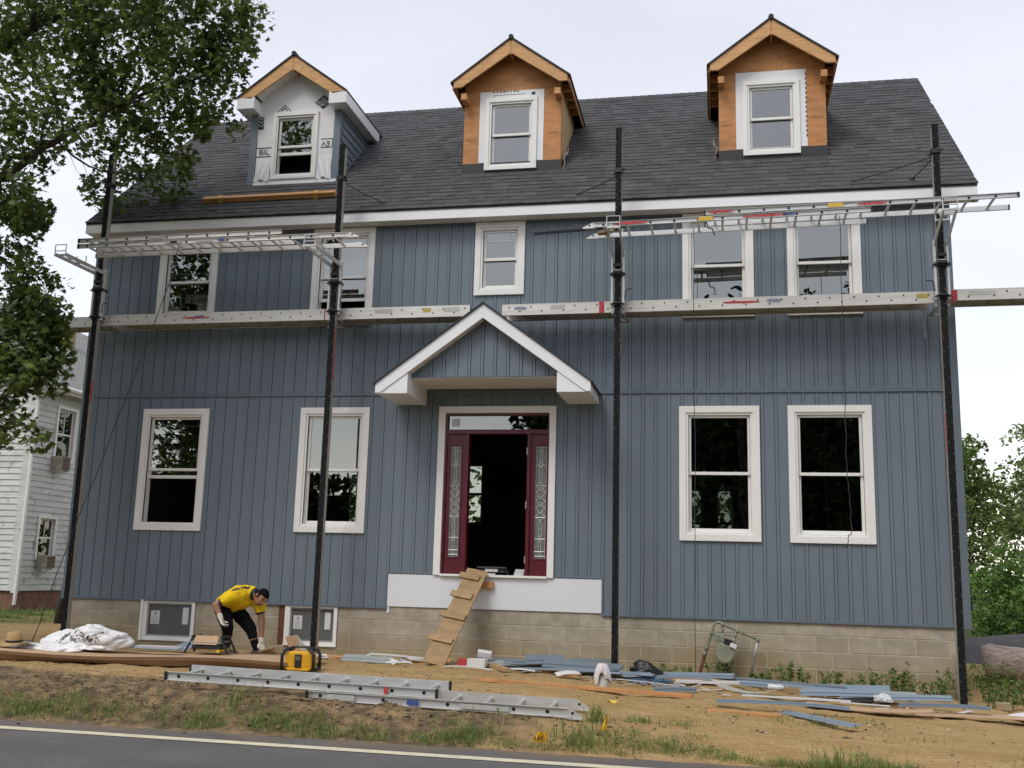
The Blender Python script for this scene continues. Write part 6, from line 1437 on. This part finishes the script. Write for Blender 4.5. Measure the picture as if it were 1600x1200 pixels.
def tree(name, label, x, y, h, crown, n_, size, seed, bark=BARK, lm=OAK, tr=.16, low=.35, group=None, lobes=14, shape=LEAF1, spread=.8):
    r_ = random.Random(seed); z0 = gz(x, y)-.1; t = thing(name, label, 'tree' if name != 'bush' else 'bush', (x, y, z0), group=group); tb, lf = MB(), MB()
    top = Vector((x+r_.uniform(-.5, .5)*tr*4, y, z0+h*.86)); P = limb(tb, (x, y, z0), top, tr, tr*.2, r_, .03, 10)
    for k in range(lobes):
        u = low+(1-low)*((k+.5)/lobes); a = k*2.4+r_.uniform(-.4, .4); prof = math.sin(math.pi*min(1, max(.12, (u-low)/(1.02-low)))**.8)
        rr = crown*spread*prof*r_.uniform(.35, 1.0); c = Vector((x+rr*math.cos(a), y+rr*math.sin(a), z0+h*u)); s = P[min(10, max(2, int(u*10)-2))]
        limb(tb, s, c, tr*.3*(1.1-u)+.012, .01, r_, .1, 5); rd_ = crown*r_.uniform(.26, .46)
        leaves(lf, c, (rd_, rd_, rd_*.75), int(n_/lobes*.55), size, r_, shape, len(lm), .2)
        for q in range(5):
            e_ = c+Vector((r_.uniform(-1, 1), r_.uniform(-1, 1), r_.uniform(-.7, .9)))*rd_*1.1; leaves(lf, e_, (rd_*.38, rd_*.38, rd_*.3), int(n_/lobes*.09), size, r_, shape, len(lm), .2)
    mesh_fast(tb, 'trunk', [bark], t); mesh_fast(lf, 'crown', lm, t); return t
gR = 'trees behind the house at the right'
tree('tree', 'tall loose tree rising just right of the house corner', 11.6, 33, 7.6, 2.6, 5200, .24, 1, BARKP, OAK, .15, .25, gR)
tree('tree', 'tall pale trunked tree at the right edge of the picture', 15.2, 31.5, 8.6, 3.0, 5600, .23, 2, BARKP, OAK, .16, .25, gR)
tree('tree', 'slender grey trunked tree in front of the right hand woods', 13.0, 28.5, 5.9, 1.8, 2600, .2, 3, BARKP, OAK, .10, .35, gR)
tree('tree', 'dense lower tree filling the gap behind the slender trunk', 12.6, 37, 6.0, 3.2, 5200, .26, 4, BARK, OAK, .2, .05, gR, spread=1)
tree('tree', 'dark broad tree beyond the right edge of the woods', 18.0, 37, 7.6, 3.6, 4200, .27, 5, BARK, OAK, .2, .1, gR, spread=1)
tree('bush', 'bright green bush behind the mulch heap', 8.9, 15.5, 2.05, 1.45, 6500, .11, 6, BARK, BUSHL, .06, .02, 'bushes right of the house', 16, spread=1)
tree('bush', 'bright green bush at the right edge of the picture', 11.2, 16.3, 2.2, 1.6, 6000, .11, 7, BARK, BUSHL, .06, .02, 'bushes right of the house', 16, spread=1)
tree('tree', 'green tree behind the house seen through the open front door', -8.5, 19, 7, 3.0, 3000, .3, 8, BARK, OAK, .2, .0, spread=1)
tree('tree', 'green tree behind the house seen through the right hand windows', 2.0, 20, 7, 3.2, 3000, .3, 9, BARK, OAK, .2, .0, spread=1)
tree('tree', 'green tree behind the house seen through the left hand windows', -13.5, 22, 7, 3.2, 3000, .3, 10, BARK, OAK, .2, .0, spread=1)
tree('tree', 'tree standing behind the old white house', -24, 26, 9, 3.5, 2600, .34, 18, BARK, OAK, .2, .1, spread=1)
# across the road, behind the viewer: the woods that the windows mirror
for i, (x, y, h, cr_, n_, lb) in enumerate([(-23.5, -33, 10.5, 3.0, 2600, 'spreading tree across the road mirrored in the leftmost lower window'), (-14.8, -38, 7.2, 2.6, 2600, 'small tree across the road mirrored in the second lower window'), (-3.5, -30, 11, 4.5, 4200, 'tall dark tree across the road mirrored in the door transom'),
        (2.5, -29, 12.5, 5, 5000, 'tall dark tree across the road facing the right hand windows'), (8.5, -31, 13, 5, 5000, 'tall dark tree across the road mirrored in the rightmost windows')]):
    tree('tree', lb, x, y, h, cr_, n_, .36, 60+i, BARK, WOODL, .28, .06 if i > 1 else .3, 'woods across the road', 18, spread=1)
wv = MB(); wr = random.Random(77)
def wtop(x, near):
    if near: return 12.5+2.0*noise.noise(Vector((x*.2, 5, 0)))+1.0*noise.noise(Vector((x*.8, 9, 0)))
    return 8.7+1.2*noise.noise(Vector((x*.16, 0, 0)))+1.0*noise.noise(Vector((x*.6, 3, 0)))
for near, x0, x1, yb in ((0, -90, -9, -64), (1, -9, 60, -43)):      # inner mass of the far wood edge, with leaves in front of it
    n1 = int((x1-x0)/.8); n2 = 10; b0 = len(wv.v)
    for i in range(n1+1):
        for j in range(n2+1):
            x = x0+(x1-x0)*i/n1; z = wtop(x, near)*.88*j/n2-.3; y = yb+1.6*noise.noise(Vector((x*.5, z*.5, 2)))+1.5*(1-j/n2)
            wv.v.append((x, y, z))
    for i in range(n1):
        for j in range(n2): wv.f.append((b0+i*(n2+1)+j, b0+(i+1)*(n2+1)+j, b0+(i+1)*(n2+1)+j+1, b0+i*(n2+1)+j+1)); wv.m.append(0)
for i in range(42000):
    x = wr.uniform(-85, 55); near = x > -9
    y = wr.uniform(-64, -59) if not near else wr.uniform(-42, -36)
    z = wtop(x, near)*(1-wr.random()**1.5)-.2
    leaves(wv, (x, y, z), (.01, .01, .01), 1, wr.uniform(.35, .75), wr, LEAF1, 4, .2)
me = bpy.data.meshes.new('woods'); me.from_pydata(wv.v, [], wv.f); [me.materials.append(m) for m in WOODL]; me.polygons.foreach_set('material_index', wv.m)
lab(link(bpy.data.objects.new('woods', me)), 'dark wood edge across the road mirrored in the windows', 'woods', kind='stuff')
# ------------------------------------------------------------------ weeds along the foundation
def weed(label, x, y, h, n_, seed, kind=0, spread=.12, group='weeds along the foundation'):
    r_ = random.Random(seed); t = thing('weed', label, 'weed', (x, y, gz(x, y)), group=group); st, lf = MB(), MB(); z0 = gz(x, y)
    for k in range(n_):
        a = r_.uniform(0, 6.28); hh = h*r_.uniform(.5, 1.05); bx, by = x+r_.gauss(0, spread), min(-.03, y+r_.gauss(0, spread*.5)); tx, ty = bx+math.cos(a)*hh*.3, min(-.02, by+math.sin(a)*hh*.3)
        P = [Vector((bx, by, gz(bx, by)-.01)), Vector((bx, by, z0)).lerp(Vector((tx, ty, z0+hh)), .5)+Vector((0, 0, hh*.12)), Vector((tx, ty, z0+hh))]; st.tube(P, [.004, .003, .0015], 5)
        for q in range(int(9+hh*30)):
            u = r_.uniform(.1, 1); p = P[0].lerp(P[1], u*2) if u < .5 else P[1].lerp(P[2], u*2-1); leaves(lf, p, (.045, .03, .03), 1, r_.uniform(.03, .062), r_, LEAF1, 3, .4)
    mesh_fast(st, 'stem', [MATS['bush_leaf_0']], t)['kind'] = 'stuff'; mesh_fast(lf, 'foliage', WEEDL, t)
WEEDL = [mat('weed_leaf_%d' % i, c, .6, .2, 3, trans=.3) for i, c in enumerate([(.065, .115, .024), (.10, .165, .035), (.14, .20, .05)])]
for i, (lb, x, y, h, n_, sp_) in enumerate([('weed tuft under the gas meter', 1.48, -.2, .26, 9, .08), ('weed right of the meter outlet pipe', 1.95, -.2, .20, 8, .12), ('bushy weed right of the gas meter by the blocks', 2.3, -.22, .34, 11, .14), ('weed clump in the middle of the right foundation', 2.75, -.18, .30, 9, .12),
        ('small leafy weed at the foundation right of the clump', 3.12, -.2, .24, 7, .1), ('tall weed left of the rightmost pole', 3.62, -.2, .45, 9, .1), ('dense weed next to the tall one', 3.42, -.28, .34, 9, .1), ('thin upright weed nearest the rightmost pole', 4.1, -.16, .42, 6, .08), ('weed around the foot of the rightmost pole', 3.95, -.45, .28, 10, .15),
        ('small weed by the blocks right of the third pole', .62, -.15, .16, 6, .1), ('small weed below the hanging cord', .98, -.15, .16, 5, .08), ('leafy weed growing past the right corner', 4.75, -.1, .55, 14, .2), ('tall weed in front of the log', 5.15, .6, .6, 16, .25), ('low weed beside the concrete fragment', 4.75, -.75, .3, 12, .2), ('weed patch at the right edge before the log', 5.5, .2, .4, 16, .3)]):
    weed(lb, x, y, h*.85, int(n_*1.3), 100+i, 0, sp_)
